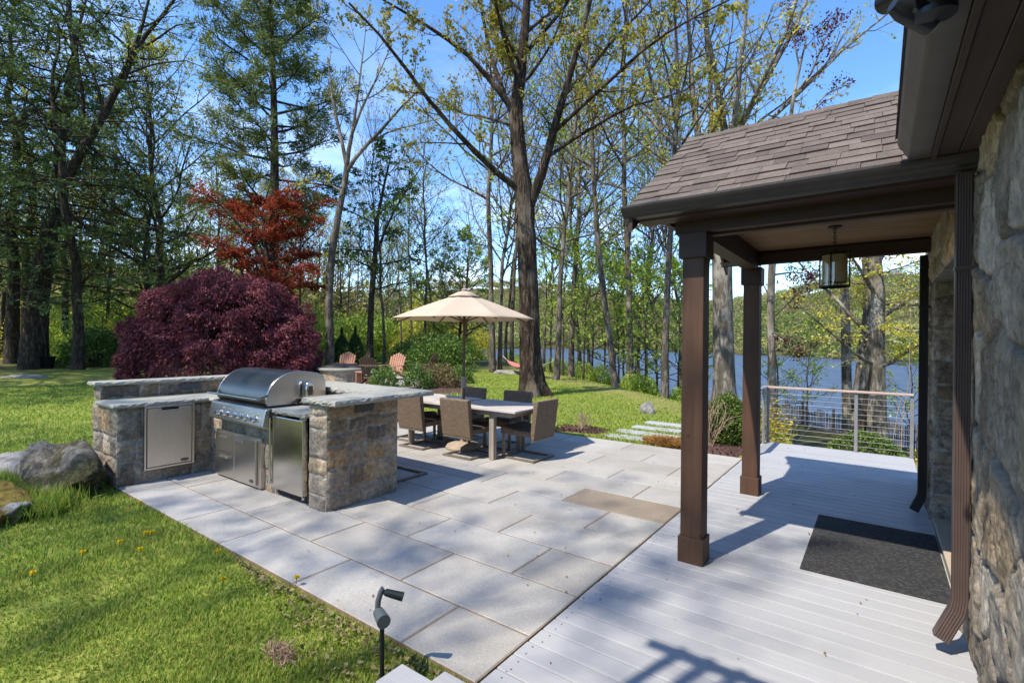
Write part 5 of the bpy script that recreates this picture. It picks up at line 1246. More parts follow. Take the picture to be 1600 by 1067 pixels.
def arb(u, D, H, lab):
    rg_ = np.random.default_rng(int(u)); n = 4200; z = rg_.random(n)**.8; az = rg_.uniform(0, 6.28, n); r = (.62*np.sin(np.clip(z*1.05+.12, 0, 1)*np.pi)**.6*(1-.55*z))*(.75+.3*rg_.random(n))*(1+.2*(fbm(az*2, z*7, 4)-.5))
    C = np.stack([r*np.cos(az), r*np.sin(az), z*H], 1); ax = unit(np.stack([np.cos(az)*.4, np.sin(az)*.4, np.ones(n)], 1))
    P = np.array([[(0, 0, -.1), (0, 0, H*.5), (0, 0, H*.95)]])
    shrub('arborvitae', (tubes(P, np.array([[.06, .05, .01]]), 6), quads(C, .16, .4, rg_, ax, .3)), 'leaf_arb', base(u, D), lab)
arb(534, 24.5, 2.2, 'left of two narrow cone-shaped evergreens behind the fire pit'); arb(555, 25, 2.3, 'right of two narrow cone-shaped evergreens behind the fire pit')
# clipped boxwoods
bx = shrub_geo(21, .42, .80, 8500, .036, .65, 12, .86, lump=.10, jit=.9)
p_ = (-2.02, 8.62, gz(-2.02, 8.62))
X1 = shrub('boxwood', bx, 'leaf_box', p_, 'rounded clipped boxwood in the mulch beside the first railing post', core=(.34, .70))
p_ = (-.18, 10.35, gz(-.18, 10.35)-.02)
bx2 = shrub_geo(22, .62, .62, 10000, .036, .65, 12, .86, lump=.14, jit=.9)
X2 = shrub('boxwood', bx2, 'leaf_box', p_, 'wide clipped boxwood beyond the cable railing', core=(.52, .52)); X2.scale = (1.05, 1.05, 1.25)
F1 = shrub('forsythia', shrub_geo(31, .55, .95, 2600, .05, .55, 30, .35, lump=.5), 'leaf_forsythia', (-1.72, 9.9, gz(-1.72, 9.9)), 'yellow flowering forsythia behind the far porch post and railing corner', bark='stem_tan')
again(F1, (.72, 10.2, gz(.72, 10.2)-.1), 1, .85, 'yellow flowering forsythia at the right end of the railing')
# bare stemmed shrubs
def twigs(name, loc, n, h, sp, label, mat='stem_tan', seed=1, leaf=None):
    rg_ = np.random.default_rng(seed); o = thing(name, loc, label, 'shrub')
    az = rg_.uniform(0, 6.28, n); sl = rg_.uniform(.1, 1, n)*sp; D = np.stack([np.cos(az)*sl, np.sin(az)*sl, np.ones(n)], 1)
    P = grow(rg_.normal(0, .05, (n, 3))*np.array([1, 1, 0]), D, h*rg_.uniform(.5, 1.1, n), 6, rg_, .09, .02)
    w = [tubes(P, np.full(n, .009)[:, None]*np.linspace(1, .4, 6), 5)]
    S2, D2, t2, Lp, _ = children(P, np.full(n, h), 4, rg_, .35, 30); P2 = grow(S2, D2, Lp*.28*rg_.uniform(.4, 1.2, len(Lp)), 4, rg_, .1, .06); w.append(tubes(P2, np.full(len(P2), .0042)[:, None]*np.linspace(1, .5, 4), 4))
    V, F = join(w); mesh_np('stems', V, [F], M[mat], o, True, local=True)
    if leaf:
        V, F = quads(P[:, :4].reshape(-1, 3)[rg_.random(n*4) < .6]*np.array([1, 1, .35])+rg_.normal(0, .05, (1, 3)), .05, .5, rg_); mesh_np('leaves', V, [F], M[leaf], o, local=True)
    return o
twigs('bare_shrub', (-2.15, 8.12, gz(-2.15, 8.12)), 22, .85, .55, 'pale bare-stemmed shrub in the mulch between the porch posts', seed=3, leaf='leaf_box')
twigs('cut_shrub', (-4.36, 8.12, gz(-4.36, 8.12)), 18, .38, .8, 'cut-back shrub of short tan stems in a mulch patch beyond the patio', seed=4)
twigs('sapling', (.28, 11.5, gz(.28, 11.5)), 2, 3.2, .06, 'thin pale sapling stem beyond the right end of the railing', seed=6)
twigs('shore_shrub', (-2.2, 17.5, gz(-2.2, 17.5)), 10, 3.2, .7, 'bare arching shrub on the bank between the porch posts', seed=7, mat='bark_pale')
# dry ornamental grass
rg_ = np.random.default_rng(8); n = 2600; az = rg_.uniform(0, 6.28, n); rr = .34*np.sqrt(rg_.random(n)); C = np.stack([rr*np.cos(az), rr*np.sin(az)*.75, .03+.10*rg_.random(n)*(1-rr/.5)], 1)
og = thing('ornamental_grass', (-2.72, 7.85, gz(-2.72, 7.85)), 'tuft of orange dry ornamental grass at the patio edge left of the front post', 'grass tuft')
V, F = quads(C, .17, .07, rg_, np.stack([np.cos(az)*.8, np.sin(az)*.8, np.full(n, .45)], 1), .4); mesh_np('blades', V, [F], M['leaf_straw'], og, local=True)

# mulch beds
def bed(name, pts, label, h=.05, seed=1):
    P = np.array(pts, float); c = P.mean(0); rg_ = np.random.default_rng(seed); V = []; rings = 7; n = 40
    q = np.vstack([P, P[:1]]); s = np.concatenate([[0], np.cumsum(np.linalg.norm(np.diff(q, axis=0), axis=1))]); t = np.linspace(0, s[-1], n, endpoint=False)
    E = np.stack([np.interp(t, s, q[:, 0]), np.interp(t, s, q[:, 1])], 1)
    for j in range(rings):
        f = 1-j/(rings-.5)
        for e in E:
            p = c+(e-c)*f; z = gz(*p)-.03+.03*min(j, 1)+h*(1-f*f)+rg_.uniform(-.01, .012); V.append((p[0], p[1], z))
    V.append((c[0], c[1], gz(*c)+h)); F = [(j*n+k, j*n+(k+1) % n, (j+1)*n+(k+1) % n, (j+1)*n+k) for j in range(rings-1) for k in range(n)]+[((rings-1)*n+k, (rings-1)*n+(k+1) % n, rings*n) for k in range(n)]
    o = MB().add(V, F).build(name, M['mulch'], smooth=True); tag(o, kind='structure')
    # loose chips on top
    C = np.array([c+(E[rg_.integers(n)]-c)*math.sqrt(rg_.random())*.98 for _ in range(900)]); Z = terrain(C[:, 0], C[:, 1])+h*.6
    Vq, Fq = quads(np.column_stack([C, Z+.01]), .045, .45, rg_, None, 1, .8); k = mesh_np(name+'_chips', Vq, [Fq], M['mulch']); tag(k, kind='stuff')
bed('mulch_bed', [(-2.55, 7.58), (-1.56, 7.57), (-1.56, 8.95), (-2.35, 9.15), (-2.7, 8.4)], '', .05, 1)
bed('mulch_bed', [(-4.9, 7.75), (-3.95, 8.0), (-3.9, 8.35), (-4.4, 8.55), (-4.95, 8.3)], '', .05, 2)
p = [xy(u, D) for u, D in ((640, 15.2), (735, 15.0), (745, 17.5), (690, 19), (640, 17.6))]; bed('mulch_bed', p, '', .08, 3)
# stepping slabs leading off the patio
for k, (x, y, w, d, lab) in enumerate([(-3.2, 7.98, 1.25, .30, 'stone step nearest the patio edge'), (-3.28, 8.50, 1.15, .30, 'second stone step from the patio edge'), (-3.32, 9.1, .95, .3, 'third stone step from the patio edge'), (-3.35, 9.75, .9, .3, 'farthest stone step crossing the lawn')]):
    rg_ = np.random.default_rng(k+50); t = np.linspace(0, 2*math.pi, 20, endpoint=False)
    P = [(x+w/2*np.sign(math.cos(a))*abs(math.cos(a))**.3*(1+rg_.uniform(-.04, .02)), y+d/2*np.sign(math.sin(a))*abs(math.sin(a))**.35*(1+rg_.uniform(-.1, .05))) for a in t]
    z = gz(x, y); o = MB().prism(P, 'z', z-.05, z+.035).build('stepping_stone', M['step_stone'], bevel=.008); tag(o, lab, 'stepping stone', 'stone steps in the lawn beyond the patio')

# ------------------------------------------------------------------ rocks
def rock(name, loc, size, seed, mat, label, rz=0, rough=.22, cat='boulder'):
    import bmesh
    bm = bmesh.new(); bmesh.ops.create_icosphere(bm, subdivisions=5, radius=1); me = bpy.data.meshes.new(name); bm.to_mesh(me); bm.free()
    n = len(me.vertices); P = np.zeros(n*3, np.float32); me.vertices.foreach_get('co', P); P = P.reshape(-1, 3).astype(float)
    rg_ = np.random.default_rng(seed)
    for _ in range(9):                                  # knock flat facets off
        d = unit(rg_.normal(0, 1, 3)); c = rg_.uniform(.62, .92); t = P@d; P -= np.clip(t-c, 0, None)[:, None]*d*.85
    q = P*1.7+seed; P *= (1+rough*(fbm(q[:, 0]+q[:, 2], q[:, 1]-q[:, 2]*.7, seed, 5)-.5)*2)[:, None]
    q = P*6; P *= (1+.06*(fbm(q[:, 0]+q[:, 2], q[:, 1]-q[:, 2]*.7, seed+4, 4)-.5)*2)[:, None]
    P *= np.array(size); me.vertices.foreach_set('co', P.astype(np.float32).ravel()); me.shade_smooth(); me.materials.append(M[mat]); me.update()
    o = bpy.data.objects.new(name, me); COL.objects.link(o); o.location = loc; o.rotation_euler.z = rz; return tag(o, label, cat)
rock('boulder', (-7.05, 1.42, .06), (.60, .33, .38), 5, 'boulder', 'big mossy grey boulder against the left end of the stone kitchen', .25, .42)
rock('boulder', (-8.25, 1.25, .0), (.55, .38, .24), 9, 'rock', 'flat pale boulder left of the big mossy boulder', .1)
rock('boulder', (-6.55, .74, -.05), (.62, .36, .36), 14, 'moss', 'low moss-covered rock at the left edge of the lawn', .35)
rock('rock', (-4.28, 11.15, gz(-4.28, 11.15)), (.20, .17, .24), 17, 'rock', 'small dark pointed rock on the lawn left of the front post', .4, cat='rock')
x, y = xy(1262, 19); rock('rock', (x, y, gz(x, y)), (.7, .4, .25), 18, 'rock', 'flat rock on the bank beyond the railing', .2, cat='rock')
x, y = xy(790, 24.6); rock('rock', (x, y, gz(x, y)), (.9, .4, .18), 19, 'rock', 'low stones at the foot of the paired trees', .2, cat='rock')
x, y = xy(40, 20); rock('rock', (x, y, gz(x, y)-.05), (.9, .5, .16), 20, 'rock', 'low stone showing in the shaded lawn at the left', .5, cat='rock')
# far shore stones
Vs = []
for k in range(34):
    tq = 44+k*1.3+rg.uniform(-.6, .6); s = 150+float(wave(np.array(tq)))+rg.uniform(-.8, .8); x = SX*s-SY*tq; y = SY*s+SX*tq; Vs.append((x, y))
mbs = MB()
for x, y in Vs:
    r = rg.uniform(.2, .5); mbs.lathe([(0, -.4), (r, -.3), (r*.9, .35*r), (r*.4, .6*r), (0, .62*r)], (x, y, LAKE_Z), 7)
o = mbs.build('shore_stones', M['drystone'], smooth=False); tag(o, kind='stuff', label='pale stones along the far lake shore')

# ------------------------------------------------------------------ old picket fence by the water
A_, B_ = xy(1196, 27.5), xy(1450, 19.0)
fn = thing('picket_fence', (A_[0], A_[1], gz(*A_)), 'weathered crooked picket fence along the water beyond the railing', 'fence')
nF = 96; pm = MB()
for k in range(nF):
    t = k/(nF-1); x, y = A_[0]+(B_[0]-A_[0])*t, A_[1]+(B_[1]-A_[1])*t+.5*math.sin(t*9); z = gz(x, y); h = .92+.10*math.sin(k*.5)+random.uniform(-.06, .06); l = random.uniform(-.04, .04)
    d = np.array((B_[0]-A_[0], B_[1]-A_[1], 0)); d /= np.linalg.norm(d)
    pm = MB(); pm.add([tuple(np.array((x, y, z-.1))+d*a+np.array((0, b, 0))) for a, b in ((-.026, -.01), (.026, -.01), (.026, .01), (-.026, .01))]+[tuple(np.array((x, y, z+h))+d*(a+l)+np.array((0, b, 0))) for a, b in ((-.026, -.01), (.026, -.01), (.026, .01), (-.026, .01))],
       [(0,3,2,1),(4,5,6,7),(0,1,5,4),(1,2,6,5),(2,3,7,6),(3,0,4,7)]); pm.build('picket', M['fence_wood'], fn)
rl = MB()
for k in range(12):
    t0, t1 = k/12, (k+1)/12
    p = [(A_[0]+(B_[0]-A_[0])*t, A_[1]+(B_[1]-A_[1])*t+.5*math.sin(t*9)+.03) for t in (t0, t1)]
    for hh_ in (.25, .68): rl.bar((p[0][0], p[0][1], gz(*p[0])+hh_), (p[1][0], p[1][1], gz(*p[1])+hh_), .03, .05)
rl.build('rail', M['fence_wood'], fn)
for t in (.08, .30, .52, .74, .93):
    x, y = A_[0]+(B_[0]-A_[0])*t, A_[1]+(B_[1]-A_[1])*t+.5*math.sin(t*9)+.06; z = gz(x, y); MB().tube([(x, y, z-.2), (x, y, z+1.15)], [.07, .055], 8).build('post', M['fence_wood'], fn)

# ------------------------------------------------------------------ fire pit terrace
fx, fy = xy(540, 19.3)
tr = MB(); t = np.linspace(0, 2*math.pi, 48, endpoint=False)
tr.prism([(fx+.4+3.6*math.cos(a), fy-.2+3.2*math.sin(a)) for a in t], 'z', -.05, .012); tag(tr.build('fire_pit_terrace', M['paver']), kind='structure')
fp = thing('fire_pit', (fx, fy, .012), 'low round stone fire pit with a flat stone rim behind the kitchen bar', 'fire pit')
Vs, Fs, Cs, n0 = [], [], [], 0
V, F, C = face_grid((0, 0, 0), (1, 0, 0), (0, 0, 1), (0, 0, 0), 5.8, .44, .03, 'ashlar', 201, 1.0, PAL_K*1.1)
a = V[:, 0]/5.8*2*math.pi; rr = .925+.02*(C.mean(1)/.3-.8); P = np.stack([fx+rr*np.cos(a), fy+rr*np.sin(a), V[:, 2]+.0], 1)
mesh_np('wall', P, [F], M['kitchen_stone'], fp, True, C)
cpm = MB().lathe([(.58, .445), (1.03, .445), (1.04, .47), (1.03, .515), (.58, .52), (.57, .48), (.58, .445)], (fx, fy, 0), 40); cpm.build('rim', M['slab'], fp, smooth=True)
MB().lathe([(0, .1), (.60, .1), (.60, .44), (.62, .44), (.62, .02), (0, .02)], (fx, fy, 0), 32).build('lining', M['black'], fp)
cl = []
cr = np.random.default_rng(4); rings = 12; n = 40
for j in range(rings+1):
    f = j/rings
    for k in range(n):
        a = 2*math.pi*k/n; r = f*(.66+.14*math.sin(a*3+1)+.1*math.sin(a*5)); wz = .53+.15*math.sqrt(max(0, 1-f*f))*(.75+.5*fbm(np.array([math.cos(a)*2.2*f+3]), np.array([math.sin(a)*2.2*f]), 6)[0])
        cl.append((fx+r*math.cos(a), fy+r*math.sin(a), wz))
o = MB().add(cl, [(j*n+k, j*n+(k+1) % n, (j+1)*n+(k+1) % n, (j+1)*n+k) for j in range(rings) for k in range(n)]).build('fire_pit_cover', M['cover'], smooth=True); tag(o, 'rumpled black cover lying on the stone fire pit', 'cover')
def adirondack(mat):
    c = thing('adirondack_chair', (0, 0, 0), '', 'chair', 'slatted garden chairs round the fire pit')
    th = R(24)
    for k in range(7):
        x = -.27+k*.09; h = .86-.10*abs(k-3)**1.4/3; m_ = MB(); a, b = np.array((x, -.26, .27)), np.array((x*1.12, -.26-h*math.sin(th), .27+h*math.cos(th)))
        m_.bar(a, b, .078, .02, up=(0, 1, 0)); m_.build('back_slat', M[mat], c, local=True)
    s_ = MB()
    for k in range(6): y = -.24+k*.095; s_.box((-.28, y, .28+.022*k), (.28, y+.085, .30+.022*k))
    s_.build('seat', M[mat], c, local=True)
    for s in (-1, 1):
        MB().box((s*.37-.07, -.40, .56), (s*.37+.07, .36, .582)).build('armrest', M[mat], c, local=True)
        MB().box((s*.31-.012, .24, 0), (s*.31+.012, .33, .558)).build('leg', M[mat], c, local=True)
        MB().bar((s*.295, .30, .36), (s*.295, -.62, .05), .022, .10).build('leg', M[mat], c, local=True)
        MB().box((s*.335-.012, -.36, .20), (s*.335+.012, -.29, .558)).build('arm_support', M[mat], c, local=True)
    x_ = MB(); x_.box((-.33, -.32, .26), (.33, -.30, .33)); x_.bar((-.36, -.50, .72), (.36, -.50, .72), .02, .07); x_.build('cross_rail', M[mat], c, local=True)
    return c
a1 = adirondack('adir_red'); a2 = adirondack('adir_dark')
def put(o, u, D, face, lab):
    x, y = xy(u, D); o.location = (x, y, max(.012, gz(x, y)) if math.hypot(x-fx, y-fy) < 3.3 else gz(x, y)); o.rotation_euler.z = R(face); o['label'] = lab
put(a1, 537, 21.2, 215, 'reddish slatted garden chair facing the camera behind the fire pit')
put(copy_tree(a1), 612, 19.9, 200, 'reddish slatted garden chair turned sideways right of the fire pit')
put(a2, 588, 17.3, 20, 'dark brown garden chair with its back to the camera in front of the fire pit')
put(copy_tree(a2), 662, 21.0, 110, 'dark brown garden chair at the right edge of the terrace')
tb2 = thing('wooden_side_box', tuple(at(572, 533, 17.9)*np.array([1, 1, 0])+np.array([0, 0, .012])), 'low reddish wooden bench beside the fire pit', 'bench')
x, y = xy(570, 18.2)
MB().box((x-.3, y-.2, .40), (x+.3, y+.2, .44)).build('seat', M['adir_red'], tb2, bevel=.005); MB().box((x-.28, y-.18, .012), (x-.24, y+.18, .398)).build('leg', M['adir_red'], tb2); MB().box((x+.24, y-.18, .012), (x+.28, y+.18, .398)).build('leg', M['adir_red'], tb2)
# path from terrace
pp = [xy(u, D) for u, D in ((620, 16.0), (735, 16.4), (720, 17.3), (640, 17.2))]
tag(MB().prism(pp, 'z', -.06, .008).build('stone_path', M['paver']), kind='structure')
# hammock between trunks
hm = thing('hammock', tuple(at(815, 570, 24)), 'red and white hammock slung between trunks behind the big maple', 'hammock')
def sag(u0, v0, D0, u1, v1, D1, dep, n=14):
    a, b = at(u0, v0, D0), at(u1, v1, D1); t = np.linspace(0, 1, n)[:, None]; p = a+(b-a)*t; p[:, 2] -= dep*4*(t[:, 0]*(1-t[:, 0])); return p
p = sag(786, 556, 25.4, 868, 560, 21.1, .62); w_ = np.array((.3, .35, 0)); V = []; n = len(p)
for i, q_ in enumerate(p):
    f = math.sin(math.pi*np.clip((i-1)/(n-3), 0, 1)); 
    for s in (-1, -.5, 0, .5, 1): V.append(q_+w_*s*f*.9+np.array((0, 0, .16*s*s*f)))
idx = lambda a, b: [(i*5+k, i*5+k+1, (i+1)*5+k+1, (i+1)*5+k) for i in range(a, b) for k in range(4)]
o = MB().add(V, idx(1, 7)).build('bed', M['hammock'], hm, smooth=True); o2 = MB().add(V, idx(7, n-2)).build('bed', M['hammock_w'], hm, smooth=True)
MB().tube([p[0], p[1]], .012, 6).build('rope', M['hammock_w'], hm); MB().tube([p[-2], p[-1]], .012, 6).build('rope', M['hammock_w'], hm)
for o_ in (o, o2): s_ = o_.modifiers.new('t', 'SOLIDIFY'); s_.thickness = .01
# plant pot at the foot of the left hemlocks
pt = thing('plant_pot', base(72, 26, 0), 'dark plant pot standing between the hemlock trunks at the left', 'pot')
b_ = pt.location; MB().lathe([(.0, 0), (.3, 0), (.38, .55), (.42, .56), (.42, .62), (.36, .62), (.32, .5), (0, .5)], tuple(b_), 20).build('pot', M['black'], pt, smooth=True)
MB().tube([(b_[0]-.1, b_[1], b_[2]+.4), (b_[0]-.12, b_[1], b_[2]+1.4), (b_[0]-.05, b_[1], b_[2]+2.4)], .02, 6).build('stem', M['bark_dark'], pt)

# ------------------------------------------------------------------ far woods: one mass of crowns on the hills
def far_wood(name, pts, sc, nq, ls, mat, seed, label, trunks=True):
    rg_ = np.random.default_rng(seed); N = len(pts)
    z = terrain(pts[:, 0], pts[:, 1]); Rr = sc*rg_.uniform(.7, 1.3, N); Hh = Rr*rg_.uniform(1.1, 1.7, N)
    d = unit(rg_.normal(0, 1, (N, nq, 3))); d[..., 2] = np.abs(d[..., 2])*1.0-.25
    r = (.55+.45*rg_.random((N, nq)))[..., None]
    C = np.column_stack([pts, z+Hh*.75])[:, None]+d*r*np.stack([Rr, Rr, Hh*.8], 1)[:, None]
    V, F = quads(C.reshape(-1, 3), ls, .75, rg_, None, 1, .3)
    Kt = rg_.random((N, 1)); cols = np.array([(.21, .25, .075), (.31, .31, .10), (.37, .33, .12), (.28, .24, .14), (.36, .24, .12), (.16, .21, .065)])  # crown colours paled and dulled to stand in for distance haze
    base_c = cols[rg_.choice(6, N, p=[.25, .24, .17, .14, .05, .15])]*rg_.uniform(.55, 1.3, (N, 1))
    Cc = np.repeat(np.repeat(base_c, nq, 0)*rg_.uniform(.85, 1.15, (N*nq, 1)), 4, 0)
    o = mesh_np(name, V, [F], mat, col=Cc); tag(o, label, None, None, 'stuff'); return o
mm = Mat('far_crowns', .8, 0, .1); c = mm.vcol(); mm.color(c)
t_ = mm.n.new('ShaderNodeBsdfTranslucent'); mm.l(c, t_.inputs[0]); x_ = mm.n.new('ShaderNodeMixShader'); x_.inputs[0].default_value = .3
mm.l(mm.b.outputs[0], x_.inputs[1]); mm.l(t_.outputs[0], x_.inputs[2]); mm.l(x_.outputs[0], mm.out.inputs['Surface'])
def sample(n, az0, az1, r0, r1, seed, cond):
    rg_ = np.random.default_rng(seed); out = np.zeros((0, 2))
    while len(out) < n:
        a = np.radians(rg_.uniform(az0, az1, n)); r = np.sqrt(rg_.uniform(r0*r0, r1*r1, n)); p = np.stack([r*np.sin(a), r*np.cos(a)], 1)
        out = np.vstack([out, p[cond(SX*p[:, 0]+SY*p[:, 1], -SY*p[:, 0]+SX*p[:, 1], p)]])
    return out[:n]
P1 = sample(4200, -62, 30, 150, 640, 1, lambda s, t, p: ((s > 151+wave(t)) & (s < 520)) | ((t > 334-wave(s*2)) & (s > 24)))
far_wood('far_wood', P1, 5.4, 60, 1.15, mm.m, 1, 'spring woods covering the hills across the lake')
P2 = sample(1100, -95, -43, 58, 170, 2, lambda s, t, p: s < 14)
far_wood('far_wood', P2, 4.6, 130, .62, mm.m, 2, 'sunlit woods filling the distance behind the lawn')
P3 = sample(340, -60, 30, 150, 420, 3, lambda s, t, p: ((s > 151+wave(t)) & (s < 157+wave(t)) & (t < 335)) | ((t > 332-wave(s*2)) & (t < 340-wave(s*2)) & (s > 24) & (s < 150)))
far_wood('far_wood', P3, 2.6, 60, .8, mm.m, 3, 'shrubby trees along the far lake shore')
# bare stems in the distant wood
rg_ = np.random.default_rng(12); Q = P2[:500]; Z = terrain(Q[:, 0], Q[:, 1]); n = len(Q); hgt = rg_.uniform(9, 17, n)
Pp = np.stack([np.column_stack([Q, Z-.2]), np.column_stack([Q+rg_.normal(0, .4, (n, 2)), Z+hgt*.5]), np.column_stack([Q+rg_.normal(0, .8, (n, 2)), Z+hgt])], 1)
V, F = tubes(Pp, np.full(n, .17)[:, None]*np.array([1, .7, .25]), 5); o = mesh_np('far_trunks', V, [F], M['bark_grey'], smooth=True); tag(o, 'thin distant trunks in the woods behind the lawn', kind='stuff')

# ------------------------------------------------------------------ grass
def grass():
    rg_ = np.random.default_rng(77); N = 560000
    az = np.radians(rg_.uniform(-88, 12, N)); r = np.exp(rg_.uniform(math.log(1.3), math.log(27), N)); X, Y = r*np.sin(az), r*np.cos(az)
    def inside(x0, x1, y0, y1, m_=0): return (X > x0-m_) & (X < x1+m_) & (Y > y0-m_) & (Y < y1+m_)
    ok = ~inside(-1.545, 3, -3, 9.12) & ~inside(-7.63, -1.5, 1.80, 7.56) & ~inside(-8.40, -7.6, 3.86, 4.92)
    ok &= ~inside(-8.4, -7.6, 3.8, 5.0) & (np.hypot((X-fx-.4)/3.6, (Y-fy+.2)/3.2) > 1) & ~inside(-2.7, -1.5, 7.5, 9.1)
    ok &= np.hypot((X+4.4)/.55, (Y-8.12)/.42) > 1
    s = SX*X+SY*Y; ok &= (s < 12) & ~((r > 23) & (X < -17))
    X, Y, r, s = X[ok], Y[ok], r[ok], s[ok]; n = len(X); Z = terrain(X, Y)
    clump = fbm(X*2.2, Y*2.2, 9); big_ = fbm(X*.5, Y*.5, 19)
    h = (.020+.036*clump**1.3*rg_.uniform(.5, 1.5, n))*(1+.25*(big_-.5))*np.where(s > 6, .7, 1)*np.clip(r/4, 1, 1.8)**.6
    w = (.0030+.0011*r)*rg_.uniform(.7, 1.2, n)
    keep = rg_.random(n) < sst(.22, .42, clump+.25*big_-.05)+.25
    X, Y, Z, h, w, r = X[keep], Y[keep], Z[keep], h[keep], w[keep], r[keep]; n = len(X)
    a = rg_.uniform(0, 6.28, n); le = rg_.uniform(.1, .9, n)*h; b = np.stack([np.cos(a), np.sin(a), 0*a], 1); l = np.stack([-np.sin(a)*le, np.cos(a)*le, 0*a], 1)
    P = np.column_stack([X, Y, Z-.008]); up = np.array([0, 0, 1.])
    v0, v1 = P-b*w[:, None]*.5, P+b*w[:, None]*.5; m_ = P+up*(h*.6)[:, None]+l*.35; v2, v3 = m_-b*w[:, None]*.38, m_+b*w[:, None]*.38; t = P+up*h[:, None]+l
    V = np.stack([v0, v1, v3, v2, t], 1).reshape(-1, 3); i = np.arange(n)*5
    o = mesh_np('lawn_grass', V, [np.stack([i, i+1, i+2, i+3], 1), np.stack([i+3, i+2, i+4], 1)], M['grass']); tag(o, 'short spring grass of the lawn', kind='stuff')
grass()
# tall grass tufts round the boulders
rg_ = np.random.default_rng(33); n = 2600
cx_ = rg_.choice(5, n); cc = np.array([(-7.4, 1.05), (-6.75, 1.12), (-6.2, 1.15), (-7.75, .95), (-6.55, 1.25)])[cx_]; C = np.column_stack([cc+rg_.normal(0, .13, (n, 2)), np.full(n, .06)])
V, F = quads(C, .22, .05, rg_, np.array([0, 0, 1.]), .35); tag(mesh_np('tall_grass', V, [F], M['grass']), 'taller grass tufts round the boulders', kind='stuff')
# leaf litter and twigs along the grass edge
n = 900; t = rg_.random(n); C = np.column_stack([-1.6-2.2*t**1.6, 1.74-.16*rg_.random(n)**2*4*(1-t), np.full(n, .012)]); V, F = quads(C, .03, .55, rg_, None, 1, .9); tag(mesh_np('leaf_litter', V, [F], leafmat('dry_litter', [(.10, .07, .03), (.22, .17, .07), (.30, .24, .12), (.13, .15, .03)], .1, .8, False)), 'dry leaf litter along the lawn edge', kind='stuff')
c_ = np.array([-2.46, 1.36]); n = 380; q_ = rg_.normal(0, .036, (n, 2))*np.array([1.5, .8]); C = np.column_stack([c_+q_, .0+.035*rg_.random(n)]); V, F = quads(C, .06, .07, rg_, None, 1, .5); tag(mesh_np('dead_grass_clump', V, [F], simple('dead_grass', (.27, .18, .12), .9, .4, 30)), 'clump of dead brown grass lying in the near lawn', kind='stuff')
n = 170; C = np.column_stack([rg_.uniform(-3.6, .35, n), rg_.uniform(1.7, 8.8, n), np.full(n, .006)]); V, F = quads(C, .022, .5, rg_, None, 1, 1.2); tag(mesh_np('fallen_bits', V, [F], M['bits'] if 'bits' in M else simple('dry_bits', (.20, .13, .06), .9, .5, 30)), 'fallen bud scales and leaf bits on the deck and patio', kind='stuff')
# dandelions
d0 = None
for k, (u, v) in enumerate([(218, 792), (236, 840), (226, 841), (186, 855), (128, 872), (218, 867), (340, 870), (347, 915), (462, 912), (50, 905)]):
    d = AX_R*(u-800)/FPX+AX_D*(v-533.5)/FPX+AX_F; t = (.01-CAM_H)/d[2]; x, y = d[0]*t, d[1]*t; z = gz(x, y)
    if d0 is None:
        d0 = thing('dandelion', (x, y, z), 'small yellow dandelion flowering in the lawn', 'dandelion', 'dandelions in the lawn')
        MB().tube([(0, 0, 0), (.004, 0, .05), (.006, .004, .085)], .0022, 5).build('stem', M['leaf_box'], d0, local=True)
        q_ = unit(rg_.normal(0, 1, (90, 3))*np.array([1, 1, .5])+np.array([0, 0, .25])); V, F = quads(np.array([.006, .004, .088])+q_*.010, .020, .3, rg_, q_, .1); mesh_np('flower', V, [F], M['dandelion'], d0, local=True)
    else: c = copy_tree(d0); c.location = (x, y, z)

# ------------------------------------------------------------------ trees behind the camera that dapple the light
for key, x, y, s, r in (('tall1', -5.3, -9.9, .97, .3), ('tall1', -9.5, -10.5, .95, 2.2), ('bare', -1.2, -10, .95, 3.1), ('tall1', -14, -9, .9, 5), ('tall2', -20, -5, .9, 2.9)):
    plant(key, 0, 0, 'sparse tree standing behind the house and camera', 'sparse trees behind the camera', s, r, (x, y, gz(x, y)))
for x, y, s in ((-25, -3.5, .9), (-31, -4, .95), (-38, -2, .9)): again(hA, (x, y, gz(x, y)), x, s, 'dark hemlock standing out of view left of the lawn', 'hemlocks left of the lawn')
# ------------------------------------------------------------------ sky, sun, view
SUN_EL, SUN_AZ = R(56), R(196)
w = bpy.data.worlds.new('World'); scene.world = w; w.use_nodes = True
nt = w.node_tree; nt.nodes.clear()
N = lambda t: nt.nodes.new(t)
sky = N('ShaderNodeTexSky'); sky.sky_type = 'NISHITA'; sky.sun_disc = False; sky.sun_elevation = SUN_EL; sky.sun_rotation = SUN_AZ
sky.altitude = 300; sky.air_density = 1.0; sky.dust_density = .25; sky.ozone_density = 2.5
tc = N('ShaderNodeTexCoord'); sep = N('ShaderNodeSeparateXYZ'); nt.links.new(tc.outputs['Generated'], sep.inputs[0])
mp_ = N('ShaderNodeMapping'); mp_.inputs['Scale'].default_value = (1.6, 1.6, 4.6); nt.links.new(tc.outputs['Generated'], mp_.inputs[0])
no = N('ShaderNodeTexNoise'); no.inputs['Scale'].default_value = 2.1; no.inputs['Detail'].default_value = 7; no.inputs['Roughness'].default_value = .58; no.inputs['Distortion'].default_value = .3; nt.links.new(mp_.outputs[0], no.inputs['Vector'])
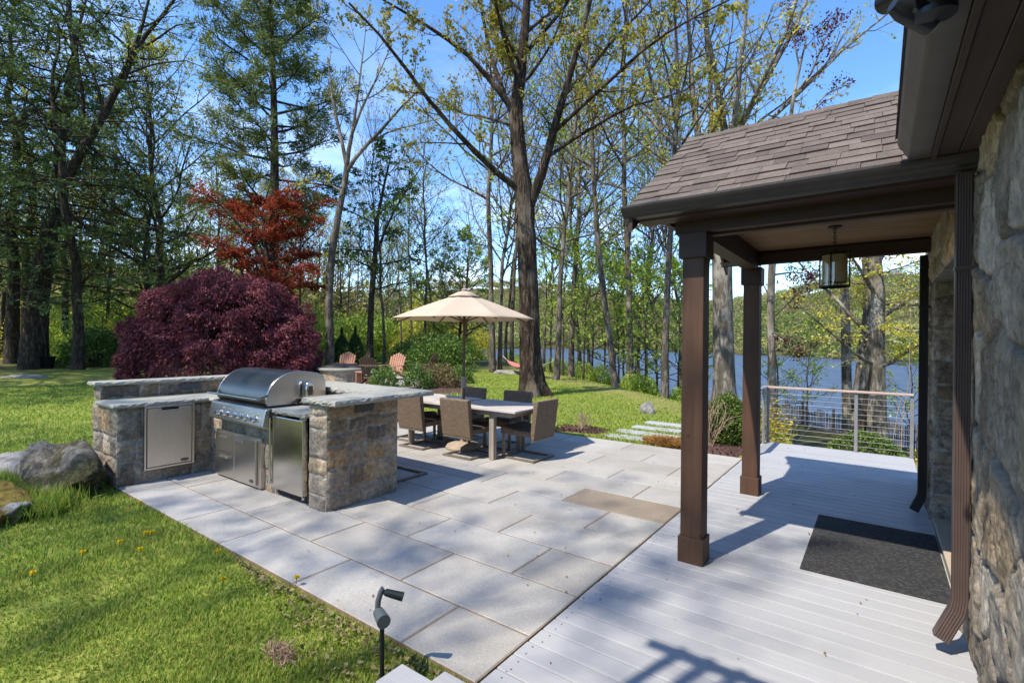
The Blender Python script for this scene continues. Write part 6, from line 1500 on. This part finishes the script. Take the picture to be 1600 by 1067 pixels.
rp = N('ShaderNodeValToRGB'); rp.color_ramp.elements[0].position = .50; rp.color_ramp.elements[0].color = (0, 0, 0, 1); rp.color_ramp.elements[1].position = .66; rp.color_ramp.elements[1].color = (1, 1, 1, 1); nt.links.new(no.outputs['Fac'], rp.inputs[0])
lo = N('ShaderNodeValToRGB'); e = lo.color_ramp.elements; e[0].position = .0; e[0].color = (.95, .95, .95, 1); e[1].position = .60; e[1].color = (.03, .03, .03, 1); k = e.new(.12); k.color = (.7, .7, .7, 1); k = e.new(.27); k.color = (.16, .16, .16, 1); nt.links.new(sep.outputs['Z'], lo.inputs[0])
mu = N('ShaderNodeMath'); mu.operation = 'MULTIPLY'; nt.links.new(rp.outputs[0], mu.inputs[0]); nt.links.new(lo.outputs[0], mu.inputs[1])
hs = N('ShaderNodeHueSaturation'); hs.inputs['Hue'].default_value = .504; hs.inputs['Saturation'].default_value = 1.2; nt.links.new(sky.outputs[0], hs.inputs['Color'])
mx = N('ShaderNodeMix'); mx.data_type = 'RGBA'; nt.links.new(mu.outputs[0], mx.inputs[0]); nt.links.new(hs.outputs[0], mx.inputs[6]); mx.inputs[7].default_value = (7.6, 7.9, 8.4, 1)
bg = N('ShaderNodeBackground'); bg.inputs['Strength'].default_value = .15; nt.links.new(mx.outputs[2], bg.inputs[0])
out = N('ShaderNodeOutputWorld'); nt.links.new(bg.outputs[0], out.inputs[0])
sd = bpy.data.lights.new('sun', 'SUN'); sd.energy = 3.0; sd.angle = R(.53); sd.color = (1, .94, .835)
so_ = bpy.data.objects.new('sun', sd); COL.objects.link(so_)
ce = math.cos(SUN_EL); so_.rotation_euler = Vector((-math.sin(SUN_AZ)*ce, -math.cos(SUN_AZ)*ce, -math.sin(SUN_EL))).to_track_quat('-Z', 'Y').to_euler()
scene.view_settings.view_transform = 'Standard'; scene.view_settings.look = 'None'
scene.view_settings.exposure = 1.2; scene.view_settings.gamma = 1.0
scene.render.engine = 'CYCLES'
scene.cycles.max_bounces = 6; scene.cycles.diffuse_bounces = 3; scene.cycles.glossy_bounces = 3; scene.cycles.transmission_bounces = 5; scene.cycles.transparent_max_bounces = 6
scene.cycles.use_denoising = True; scene.cycles.caustics_reflective = False; scene.cycles.caustics_refractive = False
